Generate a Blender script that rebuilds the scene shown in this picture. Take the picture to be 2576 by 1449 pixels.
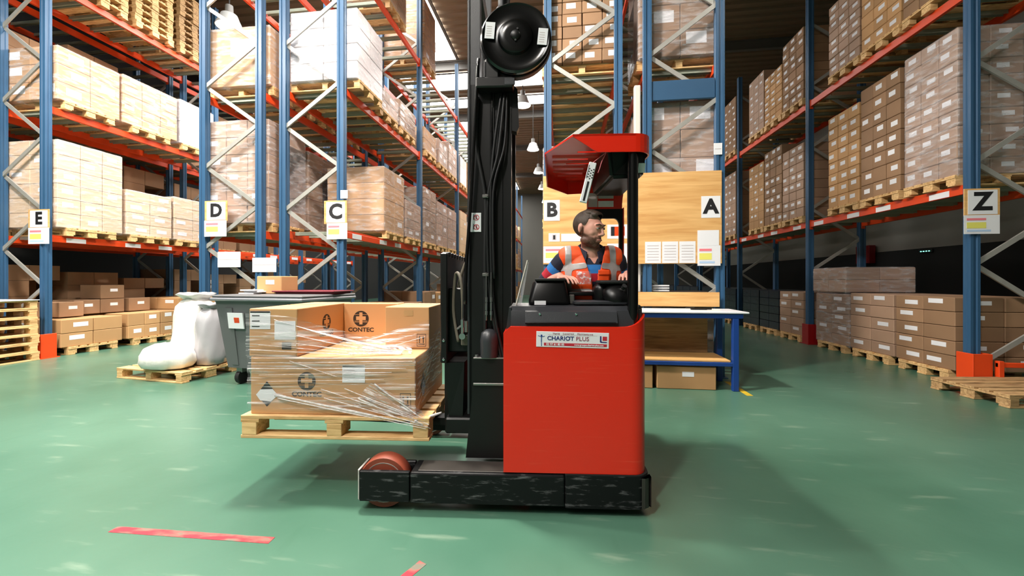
import bpy, bmesh, math, random
from mathutils import Vector, Matrix
random.seed(7)
scene = bpy.context.scene
for o in list(bpy.data.objects):
    bpy.data.objects.remove(o)
C = scene.collection
R = math.radians

# ------------------------------------------------------------------ camera
# world axes follow the rack rows (+Y runs down the aisles); the camera is turned a little to the left of them
YAW = math.atan(129.0 / 1000.0)
cam_d = bpy.data.cameras.new('camera')
cam_d.sensor_width = 36.0
cam_d.lens = 36.0 * 1000.0 / 2576.0
cam_d.shift_y = -19.5 / 2576.0
cam_d.clip_start = 0.05
cam = bpy.data.objects.new('camera', cam_d)
C.objects.link(cam)
cam.location = (0, 0, 1.35)
cam.rotation_euler = (R(90), 0, YAW)
scene.camera = cam

# ------------------------------------------------------------------ colour management, world
scene.view_settings.view_transform = 'Standard'
scene.view_settings.look = 'None'
scene.view_settings.gamma = 1.0
scene.view_settings.use_curve_mapping = False
scene.view_settings.exposure = 0.25
world = bpy.data.worlds.new('world')
scene.world = world
world.use_nodes = True
world.node_tree.nodes['Background'].inputs[0].default_value = (0.75, 0.85, 1.0, 1)
world.node_tree.nodes['Background'].inputs[1].default_value = 0.3

SKY_STRENGTH = 13.0        # daylight behind the translucent roof panels
LAMP_POWER = 90.0         # a high bay lamp over an aisle
ROOF_Z = 9.2
scene.cycles.max_bounces = 5
scene.cycles.use_light_tree = False
scene.cycles.diffuse_bounces = 3
scene.cycles.glossy_bounces = 2
scene.cycles.transparent_max_bounces = 8

# ------------------------------------------------------------------ materials
MATS = {}
def srgb(r, g, b):
    f = lambda c: (c / 255.0 / 12.92) if c / 255.0 <= 0.04045 else ((c / 255.0 + 0.055) / 1.055) ** 2.4
    return (f(r), f(g), f(b), 1.0)

def mat(name, col, rough=0.5, metal=0.0, var=0.0, noise=0.0, nscale=8.0, bump=0.0, bscale=40.0, col2=None, stretch=(1, 1, 1), spec=0.5, coat=0.0, lo=0.35, hi=0.7):
    """principled material; var = brightness variation between objects, noise = blend towards col2 in blotches"""
    m = bpy.data.materials.new(name); m.use_nodes = True
    nt = m.node_tree; N = nt.nodes; L = nt.links
    b = N['Principled BSDF']
    b.inputs['Base Color'].default_value = col
    b.inputs['Roughness'].default_value = rough
    b.inputs['Metallic'].default_value = metal
    b.inputs['Specular IOR Level'].default_value = spec
    if coat: b.inputs['Coat Weight'].default_value = coat
    tc = N.new('ShaderNodeTexCoord'); mp = N.new('ShaderNodeMapping')
    L.new(tc.outputs['Object'], mp.inputs[0]); mp.inputs['Scale'].default_value = stretch
    last = None
    if noise > 0:
        n = N.new('ShaderNodeTexNoise'); n.inputs['Scale'].default_value = nscale; n.inputs['Detail'].default_value = 6
        L.new(mp.outputs[0], n.inputs['Vector'])
        ramp = N.new('ShaderNodeValToRGB'); ramp.color_ramp.elements[0].position = lo; ramp.color_ramp.elements[1].position = hi
        L.new(n.outputs[0], ramp.inputs[0])
        mx = N.new('ShaderNodeMix'); mx.data_type = 'RGBA'
        mx.inputs[6].default_value = col; mx.inputs[7].default_value = col2 or tuple(c * 0.6 for c in col[:3]) + (1,)
        ml = N.new('ShaderNodeMath'); ml.operation = 'MULTIPLY'; ml.inputs[1].default_value = noise
        L.new(ramp.outputs[0], ml.inputs[0]); L.new(ml.outputs[0], mx.inputs[0])
        last = mx.outputs[2]
    if var > 0:
        oi = N.new('ShaderNodeObjectInfo'); mr = N.new('ShaderNodeMapRange')
        mr.inputs[3].default_value = 1 - var; mr.inputs[4].default_value = 1 + var
        L.new(oi.outputs['Random'], mr.inputs[0])
        hs = N.new('ShaderNodeHueSaturation')
        L.new(mr.outputs[0], hs.inputs['Value'])
        if last: L.new(last, hs.inputs['Color'])
        else: hs.inputs['Color'].default_value = col
        last = hs.outputs[0]
    if last: L.new(last, b.inputs['Base Color'])
    if bump > 0:
        n2 = N.new('ShaderNodeTexNoise'); n2.inputs['Scale'].default_value = bscale; n2.inputs['Detail'].default_value = 4
        L.new(mp.outputs[0], n2.inputs['Vector'])
        bp = N.new('ShaderNodeBump'); bp.inputs['Strength'].default_value = bump; bp.inputs['Distance'].default_value = 0.01
        L.new(n2.outputs[0], bp.inputs['Height']); L.new(bp.outputs[0], b.inputs['Normal'])
    MATS[name] = m
    return m

def emit(name, col, strength):
    m = bpy.data.materials.new(name); m.use_nodes = True
    nt = m.node_tree; nt.nodes.clear()
    e = nt.nodes.new('ShaderNodeEmission'); o = nt.nodes.new('ShaderNodeOutputMaterial')
    e.inputs[0].default_value = col; e.inputs[1].default_value = strength
    nt.links.new(e.outputs[0], o.inputs[0])
    MATS[name] = m
    return m

def film_mat(name, alpha, streak=(1, 1, 1), scale=12.0, white=0.25, lo=0.45, hi=0.7, col=(0.86, 0.85, 0.88, 1), rough=0.16, rot=0.0):
    """clear stretch film: mostly see-through, glossy, cloudy where it is bunched into streaks"""
    m = bpy.data.materials.new(name); m.use_nodes = True
    nt = m.node_tree; N = nt.nodes; L = nt.links; N.clear()
    out = N.new('ShaderNodeOutputMaterial')
    tr = N.new('ShaderNodeBsdfTransparent'); tr.inputs[0].default_value = (0.97, 0.96, 0.97, 1)
    p = N.new('ShaderNodeBsdfPrincipled'); p.inputs['Base Color'].default_value = col; p.inputs['Roughness'].default_value = rough
    tc = N.new('ShaderNodeTexCoord'); mp = N.new('ShaderNodeMapping'); mp.vector_type = 'TEXTURE'; mp.inputs['Scale'].default_value = tuple(1.0 / c for c in streak); mp.inputs['Rotation'].default_value = (0, rot, 0)
    L.new(tc.outputs['Object'], mp.inputs[0])
    n = N.new('ShaderNodeTexNoise'); n.inputs['Scale'].default_value = scale; n.inputs['Detail'].default_value = 5
    L.new(mp.outputs[0], n.inputs[0])
    r = N.new('ShaderNodeMapRange'); r.inputs[1].default_value = lo; r.inputs[2].default_value = hi; r.inputs[3].default_value = alpha; r.inputs[4].default_value = min(1, alpha + white)
    L.new(n.outputs[0], r.inputs[0])
    bp = N.new('ShaderNodeBump'); bp.inputs['Strength'].default_value = 0.6; bp.inputs['Distance'].default_value = 0.02
    L.new(n.outputs[0], bp.inputs['Height']); L.new(bp.outputs[0], p.inputs['Normal'])
    mx = N.new('ShaderNodeMixShader')
    L.new(r.outputs[0], mx.inputs[0]); L.new(tr.outputs[0], mx.inputs[1]); L.new(p.outputs[0], mx.inputs[2])
    L.new(mx.outputs[0], out.inputs[0])
    MATS[name] = m
    return m

def floor_material():
    m = bpy.data.materials.new('green_floor'); m.use_nodes = True
    nt = m.node_tree; N = nt.nodes; L = nt.links; b = N['Principled BSDF']
    tc = N.new('ShaderNodeTexCoord')
    n1 = N.new('ShaderNodeTexNoise'); n1.inputs['Scale'].default_value = 0.55; n1.inputs['Detail'].default_value = 5
    L.new(tc.outputs['Object'], n1.inputs[0])
    r1 = N.new('ShaderNodeValToRGB')
    r1.color_ramp.elements[0].position = 0.33; r1.color_ramp.elements[0].color = srgb(60, 98, 80)
    r1.color_ramp.elements[1].position = 0.70; r1.color_ramp.elements[1].color = srgb(84, 122, 103)
    L.new(n1.outputs[0], r1.inputs[0])
    # pale scuffs dragged across the paint
    mp = N.new('ShaderNodeMapping'); mp.inputs['Scale'].default_value = (1.0, 5.0, 1); mp.inputs['Rotation'].default_value = (0, 0, 0.5)
    L.new(tc.outputs['Object'], mp.inputs[0])
    n2 = N.new('ShaderNodeTexNoise'); n2.inputs['Scale'].default_value = 2.3; n2.inputs['Detail'].default_value = 7
    L.new(mp.outputs[0], n2.inputs[0])
    r2 = N.new('ShaderNodeMapRange'); r2.inputs[1].default_value = 0.61; r2.inputs[2].default_value = 0.80; r2.inputs[3].default_value = 0; r2.inputs[4].default_value = 0.36
    L.new(n2.outputs[0], r2.inputs[0])
    mx = N.new('ShaderNodeMix'); mx.data_type = 'RGBA'; mx.inputs[7].default_value = srgb(165, 178, 158)
    L.new(r2.outputs[0], mx.inputs[0]); L.new(r1.outputs[0], mx.inputs[6])
    mp3 = N.new('ShaderNodeMapping'); mp3.inputs['Scale'].default_value = (5.0, 1.2, 1); mp3.inputs['Rotation'].default_value = (0, 0, 0.9)
    L.new(tc.outputs['Object'], mp3.inputs[0])
    n3 = N.new('ShaderNodeTexNoise'); n3.inputs['Scale'].default_value = 1.4; n3.inputs['Detail'].default_value = 4
    L.new(mp3.outputs[0], n3.inputs[0])
    r3 = N.new('ShaderNodeMapRange'); r3.inputs[1].default_value = 0.62; r3.inputs[2].default_value = 0.78; r3.inputs[3].default_value = 0; r3.inputs[4].default_value = 0.30
    L.new(n3.outputs[0], r3.inputs[0])
    mx2 = N.new('ShaderNodeMix'); mx2.data_type = 'RGBA'; mx2.inputs[7].default_value = srgb(50, 88, 68)
    L.new(r3.outputs[0], mx2.inputs[0]); L.new(mx.outputs[2], mx2.inputs[6])
    L.new(mx2.outputs[2], b.inputs['Base Color'])
    r4 = N.new('ShaderNodeMapRange'); r4.inputs[3].default_value = 0.22; r4.inputs[4].default_value = 0.42
    L.new(n1.outputs[0], r4.inputs[0]); L.new(r4.outputs[0], b.inputs['Roughness'])
    b.inputs['Specular IOR Level'].default_value = 0.45
    n5 = N.new('ShaderNodeTexNoise'); n5.inputs['Scale'].default_value = 6; n5.inputs['Detail'].default_value = 3
    L.new(tc.outputs['Object'], n5.inputs[0])
    bp = N.new('ShaderNodeBump'); bp.inputs['Strength'].default_value = 0.12; bp.inputs['Distance'].default_value = 0.01
    L.new(n5.outputs[0], bp.inputs['Height']); L.new(bp.outputs[0], b.inputs['Normal'])
    MATS['floor'] = m

def wood_material(name, c1, c2, axis_scale=(1, 12, 12), scale=2.0, var=0.12, rough=0.65):
    m = bpy.data.materials.new(name); m.use_nodes = True
    nt = m.node_tree; N = nt.nodes; L = nt.links; b = N['Principled BSDF']
    tc = N.new('ShaderNodeTexCoord'); mp = N.new('ShaderNodeMapping'); mp.inputs['Scale'].default_value = axis_scale
    L.new(tc.outputs['Object'], mp.inputs[0])
    oi = N.new('ShaderNodeObjectInfo')
    n = N.new('ShaderNodeTexNoise'); n.noise_dimensions = '4D'; n.inputs['Scale'].default_value = scale; n.inputs['Detail'].default_value = 6; n.inputs['Distortion'].default_value = 1.2
    L.new(mp.outputs[0], n.inputs['Vector'])
    mw = N.new('ShaderNodeMath'); mw.operation = 'MULTIPLY'; mw.inputs[1].default_value = 50; L.new(oi.outputs['Random'], mw.inputs[0]); L.new(mw.outputs[0], n.inputs['W'])
    r = N.new('ShaderNodeValToRGB'); r.color_ramp.elements[0].position = 0.3; r.color_ramp.elements[1].position = 0.62
    r.color_ramp.elements[0].color = c2; r.color_ramp.elements[1].color = c1
    L.new(n.outputs[0], r.inputs[0])
    mr = N.new('ShaderNodeMapRange'); mr.inputs[3].default_value = 1 - var; mr.inputs[4].default_value = 1 + var
    L.new(oi.outputs['Random'], mr.inputs[0])
    hs = N.new('ShaderNodeHueSaturation'); L.new(mr.outputs[0], hs.inputs['Value']); L.new(r.outputs[0], hs.inputs['Color'])
    L.new(hs.outputs[0], b.inputs['Base Color']); b.inputs['Roughness'].default_value = rough
    MATS[name] = m

def scratched_black(name):
    m = bpy.data.materials.new(name); m.use_nodes = True
    nt = m.node_tree; N = nt.nodes; L = nt.links; b = N['Principled BSDF']
    tc = N.new('ShaderNodeTexCoord'); mp = N.new('ShaderNodeMapping'); mp.inputs['Scale'].default_value = (3, 3, 18)
    L.new(tc.outputs['Object'], mp.inputs[0])
    n = N.new('ShaderNodeTexNoise'); n.inputs['Scale'].default_value = 2.2; n.inputs['Detail'].default_value = 9; n.inputs['Roughness'].default_value = 0.65
    L.new(mp.outputs[0], n.inputs[0])
    r = N.new('ShaderNodeMapRange'); r.inputs[1].default_value = 0.55; r.inputs[2].default_value = 0.69; r.inputs[3].default_value = 0; r.inputs[4].default_value = 0.55
    L.new(n.outputs[0], r.inputs[0])
    mx = N.new('ShaderNodeMix'); mx.data_type = 'RGBA'; mx.inputs[6].default_value = srgb(15, 15, 17); mx.inputs[7].default_value = srgb(140, 140, 142)
    L.new(r.outputs[0], mx.inputs[0]); L.new(mx.outputs[2], b.inputs['Base Color'])
    b.inputs['Roughness'].default_value = 0.5; b.inputs['Specular IOR Level'].default_value = 0.25
    MATS[name] = m

def skin_material():
    m = mat('skin', srgb(220, 160, 142), 0.5, noise=0.25, nscale=14, col2=srgb(200, 132, 112))
    nt = m.node_tree; N = nt.nodes; L = nt.links; b = N['Principled BSDF']
    src = b.inputs['Base Color'].links[0].from_socket
    at = N.new('ShaderNodeAttribute'); at.attribute_name = 'beard'
    tc = N.new('ShaderNodeTexCoord'); n = N.new('ShaderNodeTexNoise'); n.inputs['Scale'].default_value = 260; n.inputs['Detail'].default_value = 3
    L.new(tc.outputs['Object'], n.inputs[0])
    mr = N.new('ShaderNodeMapRange'); mr.inputs[1].default_value = 0.3; mr.inputs[2].default_value = 0.6; mr.inputs[3].default_value = 0.82; mr.inputs[4].default_value = 1.0
    L.new(n.outputs[0], mr.inputs[0])
    ml = N.new('ShaderNodeMath'); ml.operation = 'MULTIPLY'; L.new(at.outputs['Fac'], ml.inputs[0]); L.new(mr.outputs[0], ml.inputs[1])
    mx = N.new('ShaderNodeMix'); mx.data_type = 'RGBA'; mx.inputs[7].default_value = srgb(80, 50, 37)
    L.new(ml.outputs[0], mx.inputs[0]); L.new(src, mx.inputs[6]); L.new(mx.outputs[2], b.inputs['Base Color'])
floor_material()
wood_material('pallet_wood', srgb(232, 194, 138), srgb(186, 140, 86), (2, 14, 14), 2.2)
wood_material('pallet_wood_old', srgb(196, 160, 112), srgb(140, 104, 66), (2, 14, 14), 2.2)
wood_material('plywood', srgb(230, 184, 120), srgb(204, 148, 84), (0.5, 5, 5), 2.4, 0.03, 0.55)
wood_material('chipboard', srgb(150, 118, 80), srgb(92, 66, 40), (0.7, 6, 9), 2.0, 0.05)
scratched_black('scratched_black')
mat('card', srgb(196, 152, 104), 0.75, var=0.14, noise=0.25, nscale=3, col2=srgb(168, 122, 78))
mat('card_dark', srgb(152, 118, 88), 0.75, var=0.16, noise=0.3, nscale=3, col2=srgb(124, 92, 66))
mat('card_grey', srgb(172, 140, 116), 0.6, var=0.12, noise=0.3, nscale=3, col2=srgb(150, 118, 100))
mat('card_pale', srgb(214, 186, 154), 0.65, var=0.08, noise=0.3, nscale=3, col2=srgb(204, 170, 130))
mat('card_load', srgb(202, 155, 107), 0.6, noise=0.2, nscale=2.5, col2=srgb(188, 138, 90))
mat('card_edge', srgb(226, 180, 122), 0.7)
mat('film_white', srgb(208, 204, 206), 0.3, var=0.05)
mat('tape', srgb(190, 150, 104), 0.3)
mat('paper', srgb(232, 232, 236), 0.6)
mat('paper_pink', srgb(236, 130, 140), 0.6)
mat('paper_yellow', srgb(232, 226, 110), 0.6)
mat('paper_blue', srgb(180, 205, 235), 0.6)
mat('paper_grey', srgb(190, 180, 180), 0.6)
mat('ink', srgb(22, 20, 24), 0.6)
mat('ink_brown', srgb(46, 34, 24), 0.7)
mat('ink_blue', srgb(40, 44, 110), 0.5)
mat('ink_red', srgb(190, 40, 56), 0.5)
mat('ink_rose', srgb(150, 70, 90), 0.5)
mat('rack_blue', srgb(50, 88, 122), 0.45, var=0.08, noise=0.3, nscale=3, col2=srgb(36, 74, 110))
mat('rack_orange', srgb(226, 72, 24), 0.42, var=0.06, noise=0.2, nscale=2)
mat('galv', srgb(172, 170, 164), 0.45, metal=0.35, noise=0.3, nscale=10, col2=srgb(140, 138, 132))
mat('deck_bar', srgb(150, 156, 140), 0.5, metal=0.2)
mat('bench_blue', srgb(24, 62, 134), 0.4)
mat('truck_red', srgb(226, 38, 14), 0.3, noise=0.30, nscale=2.6, col2=srgb(240, 104, 74), coat=0.25, stretch=(1.3, 1.3, 26), lo=0.60, hi=0.74)
mat('truck_black', srgb(15, 15, 16), 0.42, noise=0.2, nscale=6, col2=srgb(24, 24, 25), spec=0.35)
mat('truck_gloss', srgb(9, 9, 10), 0.2)
mat('plastic_dark', srgb(42, 44, 48), 0.4, bump=0.08, bscale=160)
mat('plastic_black', srgb(11, 11, 12), 0.35, spec=0.3)
mat('rubber', srgb(18, 18, 18), 0.7)
mat('hose', srgb(22, 22, 24), 0.45)
mat('hose_grey', srgb(104, 96, 84), 0.6)
mat('chrome', srgb(200, 200, 205), 0.18, metal=1.0)
mat('steel', srgb(150, 148, 146), 0.35, metal=0.9)
mat('worn_edge', srgb(186, 184, 178), 0.6, noise=0.4, nscale=20, col2=srgb(90, 90, 88))
mat('track', srgb(66, 62, 58), 0.4, metal=0.3, noise=0.5, nscale=7, col2=srgb(40, 38, 36))
mat('tyre_orange', srgb(140, 66, 46), 0.55, noise=0.3, nscale=9, col2=srgb(150, 66, 44))
mat('clear_plastic', srgb(170, 176, 184), 0.1)
mat('beacon', srgb(255, 110, 10), 0.2)
mat('bin_grey', srgb(100, 100, 102), 0.5, bump=0.05, bscale=90)
mat('bin_rim', srgb(120, 122, 128), 0.4)
mat('maroon', srgb(110, 20, 36), 0.5)
mat('bag_white', srgb(236, 232, 226), 0.35, bump=0.5, bscale=14)
mat('bag_grey', srgb(170, 168, 172), 0.25, bump=0.5, bscale=12)
skin_material()
mat('hair', srgb(70, 54, 42), 0.6, noise=0.6, nscale=60, col2=srgb(30, 22, 18), bump=0.35, bscale=160, stretch=(1, 1, 0.35))
mat('beard', srgb(118, 76, 58), 0.7, noise=0.6, nscale=70, col2=srgb(60, 38, 30), bump=0.6, bscale=150)
mat('navy', srgb(24, 24, 46), 0.8)
mat('stripe_blue', srgb(42, 120, 196), 0.8)
mat('stripe_red', srgb(176, 24, 44), 0.8)
mat('vest_orange', srgb(255, 84, 22), 0.6, noise=0.12, nscale=9, col2=srgb(236, 64, 14), bump=0.25, bscale=18)
mat('reflective', srgb(166, 160, 160), 0.35, bump=0.2, bscale=30)
mat('trousers', srgb(34, 36, 44), 0.8)
mat('eye_white', srgb(225, 220, 215), 0.3)
mat('iris', srgb(60, 70, 70), 0.2)
mat('lips', srgb(170, 100, 92), 0.5)
mat('roof_deck', srgb(120, 102, 82), 0.6, noise=0.3, nscale=0.6, col2=srgb(96, 82, 66))
mat('roof_steel', srgb(96, 94, 90), 0.5)
mat('wall_paint', srgb(104, 102, 96), 0.7, noise=0.2, nscale=0.5)
mat('wall_light', srgb(176, 174, 166), 0.7, noise=0.2, nscale=0.5)
mat('wall_dark', srgb(40, 40, 40), 0.7, noise=0.2, nscale=0.5)
mat('floor_red', srgb(186, 34, 50), 0.6, noise=0.9, nscale=6, col2=srgb(92, 112, 96), stretch=(1, 3, 1), lo=0.42, hi=0.62)
mat('floor_yellow', srgb(222, 186, 40), 0.5, noise=0.5, nscale=9, col2=srgb(150, 130, 50))
mat('pipe_white', srgb(214, 206, 196), 0.5)
mat('laminate', srgb(226, 226, 230), 0.3)
mat('lamp_shell', srgb(190, 190, 188), 0.35, metal=0.4)
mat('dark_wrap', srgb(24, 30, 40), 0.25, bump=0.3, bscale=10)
mat('fire_red', srgb(150, 14, 20), 0.4)
film_mat('film', 0.10, (1, 1, 4), 5.0, 0.30)
film_mat('film_load', 0.05, (0.5, 1, 12), 6.0, 0.62, 0.50, 0.70, (0.95, 0.93, 0.94, 1), 0.2)
film_mat('film_strand', 0.34, (3, 1, 30), 6.0, 0.45, 0.4, 0.6, (0.98, 0.96, 0.96, 1), 0.45)
film_mat('film_clump', 0.06, (1.6, 1, 16), 7.0, 0.70, 0.47, 0.66, (0.98, 0.97, 0.98, 1), 0.3, 0.42)
film_mat('film_badge', 0.08, (1, 1, 1), 24.0, 0.75, 0.52, 0.6)  # white blotches painted in as reflections on the clear pocket
film_mat('clear_guard', 0.18, (1, 1, 1), 3.0, 0.1)
emit('skylight', (1.0, 0.98, 0.94, 1), SKY_STRENGTH)
emit('lamp_glow', (1.0, 0.93, 0.82, 1), 30.0)
emit('exit_green', (0.2, 1.0, 0.7, 1), 3.0)

# ------------------------------------------------------------------ mesh helpers
class MB:
    def __init__(s): s.v = []; s.f = []; s.m = []
    def _add(s, vs, fs, mi=0):
        o = len(s.v); s.v += [tuple(p) for p in vs]
        s.f += [tuple(i + o for i in f) for f in fs]; s.m += [mi] * len(fs)
        return s
    def box(s, x0, x1, y0, y1, z0, z1, mi=0):
        vs = [(x0, y0, z0), (x1, y0, z0), (x1, y1, z0), (x0, y1, z0), (x0, y0, z1), (x1, y0, z1), (x1, y1, z1), (x0, y1, z1)]
        return s._add(vs, [(3, 2, 1, 0), (4, 5, 6, 7), (0, 1, 5, 4), (1, 2, 6, 5), (2, 3, 7, 6), (3, 0, 4, 7)], mi)
    def hexa(s, lo, hi, mi=0):
        """lo, hi: four corners each, counter-clockwise seen from above"""
        return s._add(list(lo) + list(hi), [(3, 2, 1, 0), (4, 5, 6, 7), (0, 1, 5, 4), (1, 2, 6, 5), (2, 3, 7, 6), (3, 0, 4, 7)], mi)
    def bbox(s, x0, x1, y0, y1, z0, z1, r=0.01, mi=0, seg=1):
        """box with bevelled edges"""
        bm = bmesh.new(); bmesh.ops.create_cube(bm, size=1)
        for v in bm.verts:
            v.co = ((x0 + x1) / 2 + v.co.x * (x1 - x0), (y0 + y1) / 2 + v.co.y * (y1 - y0), (z0 + z1) / 2 + v.co.z * (z1 - z0))
        bmesh.ops.bevel(bm, geom=bm.edges[:], offset=r, segments=seg, affect='EDGES', profile=0.5)
        bm.verts.index_update()
        s._add([v.co[:] for v in bm.verts], [[v.index for v in f.verts] for f in bm.faces], mi); bm.free()
        return s
    def bar(s, p, q, w, h, up=(0, 0, 1), mi=0):
        p = Vector(p); q = Vector(q); d = (q - p).normalized(); u = Vector(up)
        sd = d.cross(u)
        if sd.length < 1e-4: sd = d.cross(Vector((1, 0, 0)))
        sd.normalize(); u = sd.cross(d)
        a = sd * w / 2; b = u * h / 2
        vs = [p - a - b, p + a - b, p + a + b, p - a + b, q - a - b, q + a - b, q + a + b, q - a + b]
        return s._add(vs, [(0, 1, 2, 3), (7, 6, 5, 4), (0, 4, 5, 1), (1, 5, 6, 2), (2, 6, 7, 3), (3, 7, 4, 0)], mi)
    def cyl(s, p, q, r0, r1=None, n=16, caps=True, mi=0):
        r1 = r0 if r1 is None else r1
        p = Vector(p); q = Vector(q); d = (q - p).normalized()
        a = d.orthogonal().normalized(); b = d.cross(a)
        vs = []
        for c, r in ((p, r0), (q, r1)):
            for i in range(n):
                t = 2 * math.pi * i / n
                vs.append(c + (a * math.cos(t) + b * math.sin(t)) * r)
        fs = [(i, (i + 1) % n, n + (i + 1) % n, n + i) for i in range(n)]
        if caps: fs += [tuple(reversed(range(n))), tuple(range(n, 2 * n))]
        return s._add(vs, fs, mi)
    def tube(s, pts, r, n=8, mi=0):
        """smooth tube through points; r number or list"""
        P = [Vector(p) for p in pts]; rs = r if isinstance(r, (list, tuple)) else [r] * len(P)
        vs = []; fs = []; prev = None
        for i, p in enumerate(P):
            d = (P[min(i + 1, len(P) - 1)] - P[max(i - 1, 0)]).normalized()
            a = d.orthogonal().normalized() if prev is None else (prev - d * prev.dot(d)).normalized()
            prev = a; b = d.cross(a)
            for k in range(n):
                t = 2 * math.pi * k / n
                vs.append(p + (a * math.cos(t) + b * math.sin(t)) * rs[i])
            if i:
                for k in range(n):
                    fs.append(((i - 1) * n + k, (i - 1) * n + (k + 1) % n, i * n + (k + 1) % n, i * n + k))
        fs += [tuple(reversed(range(n))), tuple(range((len(P) - 1) * n, len(P) * n))]
        return s._add(vs, fs, mi)
    def lathe(s, prof, c, ax, n=32, mi=0):
        """prof: (radius, distance along axis) list"""
        c = Vector(c); d = Vector(ax).normalized(); a = d.orthogonal().normalized(); b = d.cross(a)
        vs = []; fs = []
        for r, h in prof:
            for k in range(n):
                t = 2 * math.pi * k / n
                vs.append(c + d * h + (a * math.cos(t) + b * math.sin(t)) * max(r, 1e-4))
        for i in range(len(prof) - 1):
            for k in range(n):
                fs.append((i * n + k, i * n + (k + 1) % n, (i + 1) * n + (k + 1) % n, (i + 1) * n + k))
        return s._add(vs, fs, mi)
    def prism(s, poly, axis, a, b, mi=0):
        """polygon extruded along an axis: poly is (u,v) in the other two axes, in order x,y,z without that axis"""
        def P(u, v, w): return {'x': (w, u, v), 'y': (u, w, v), 'z': (u, v, w)}[axis]
        n = len(poly)
        vs = [P(u, v, a) for u, v in poly] + [P(u, v, b) for u, v in poly]
        fs = [tuple(reversed(range(n))), tuple(range(n, 2 * n))] + [(i, (i + 1) % n, n + (i + 1) % n, n + i) for i in range(n)]
        return s._add(vs, fs, mi)
    def ell(s, c, r, rot=None, nu=20, nv=12, mi=0):
        c = Vector(c); vs = []; fs = []
        M = rot if rot is not None else Matrix.Identity(3)
        for j in range(nv + 1):
            ph = math.pi * j / nv
            for i in range(nu):
                th = 2 * math.pi * i / nu
                vs.append(c + M @ Vector((r[0] * math.sin(ph) * math.cos(th), r[1] * math.sin(ph) * math.sin(th), r[2] * math.cos(ph) if 0 < j < nv else r[2] * math.cos(ph))))
        for j in range(nv):
            for i in range(nu):
                fs.append((j * nu + i, (j + 1) * nu + i, (j + 1) * nu + (i + 1) % nu, j * nu + (i + 1) % nu))
        return s._add(vs, fs, mi)
    def mesh(s, name, mats, smooth=False, fix=True):
        me = bpy.data.meshes.new(name); me.from_pydata(s.v, [], s.f)
        for m in (mats if isinstance(mats, (list, tuple)) else [mats]):
            me.materials.append(MATS[m] if isinstance(m, str) else m)
        if any(s.m): me.polygons.foreach_set('material_index', s.m)
        if fix:
            bm = bmesh.new(); bm.from_mesh(me)
            bmesh.ops.remove_doubles(bm, verts=bm.verts, dist=1e-5)
            bmesh.ops.recalc_face_normals(bm, faces=bm.faces); bm.to_mesh(me); bm.free()
        if smooth:
            me.polygons.foreach_set('use_smooth', [True] * len(me.polygons))
            if smooth != 'all': me.set_sharp_from_angle(angle=R(smooth if isinstance(smooth, (int, float)) and smooth > 1 else 40))
        me.update()
        return me
    def build(s, name, mats, parent=None, smooth=False, label=None):
        return place(s.mesh(name, mats, smooth), name, parent, label=label)

def place(me, name, parent=None, loc=None, rot=None, label=None):
    o = bpy.data.objects.new(name, me); C.objects.link(o)
    if parent is not None: o.parent = parent
    if loc is not None: o.location = loc
    if rot is not None: o.rotation_euler = rot
    if label: o['label'] = label
    return o
def tag(o, label, cat, group=None):
    o['label'] = label; o['category'] = cat
    if group: o['group'] = group
    return o
def thing(name, label, cat, loc=(0, 0, 0), rz=0.0, group=None, parent=None):
    o = bpy.data.objects.new(name, None); C.objects.link(o); o.empty_display_size = 0.1
    o.location = loc; o.rotation_euler = (0, 0, rz)
    return tag(o, label, cat, group)
def struct(o): o['kind'] = 'structure'; return o
CACHE = {}
def cached(key, fn):
    if key not in CACHE: CACHE[key] = fn()
    return CACHE[key]
def boxmesh(name, w, d, h, m, r=0.006):
    """shared bevelled box, origin at the middle of its base"""
    k = ('box', round(w, 3), round(d, 3), round(h, 3), m, r)
    return cached(k, lambda: MB().bbox(-w / 2, w / 2, -d / 2, d / 2, 0, h, r).mesh(name, m))
def text_mesh(s, size, m, depth=0.001, thick=0.0, align='CENTER', space=1.0, squash=1.0):
    k = ('txt', s, size, m, depth, thick, align, space, squash)
    def mk():
        cu = bpy.data.curves.new('lettering', 'FONT'); cu.body = s; cu.size = size; cu.extrude = depth; cu.offset = thick
        cu.align_x = align; cu.align_y = 'CENTER'; cu.space_character = space; cu.resolution_u = 3
        ob = bpy.data.objects.new('lettering', cu); C.objects.link(ob)
        dg = bpy.context.evaluated_depsgraph_get(); dg.update()
        me = bpy.data.meshes.new_from_object(ob.evaluated_get(dg))
        bpy.data.objects.remove(ob); bpy.data.curves.remove(cu)
        for v in me.vertices: v.co.x *= squash
        me.materials.clear(); me.materials.append(MATS[m]); me.name = 'lettering'
        return me
    return cached(k, mk)
FACE_FRONT = (R(90), 0, 0)      # text standing up and read from -Y
def remesh(mb, voxel, smooth=0, mats='skin'):
    me = mb.mesh('tmp', mats, fix=False)
    ob = bpy.data.objects.new('tmp', me); C.objects.link(ob)
    md = ob.modifiers.new('r', 'REMESH'); md.mode = 'VOXEL'; md.voxel_size = voxel; md.use_smooth_shade = True
    if smooth:
        sm = ob.modifiers.new('s', 'SMOOTH'); sm.iterations = smooth; sm.factor = 0.5
    dg = bpy.context.evaluated_depsgraph_get(); dg.update()
    out = bpy.data.meshes.new_from_object(ob.evaluated_get(dg))
    bpy.data.objects.remove(ob); bpy.data.meshes.remove(me)
    out.polygons.foreach_set('use_smooth', [True] * len(out.polygons))
    out.materials.clear()
    for m in (mats if isinstance(mats, (list, tuple)) else [mats]): out.materials.append(MATS[m])
    return out
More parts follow.
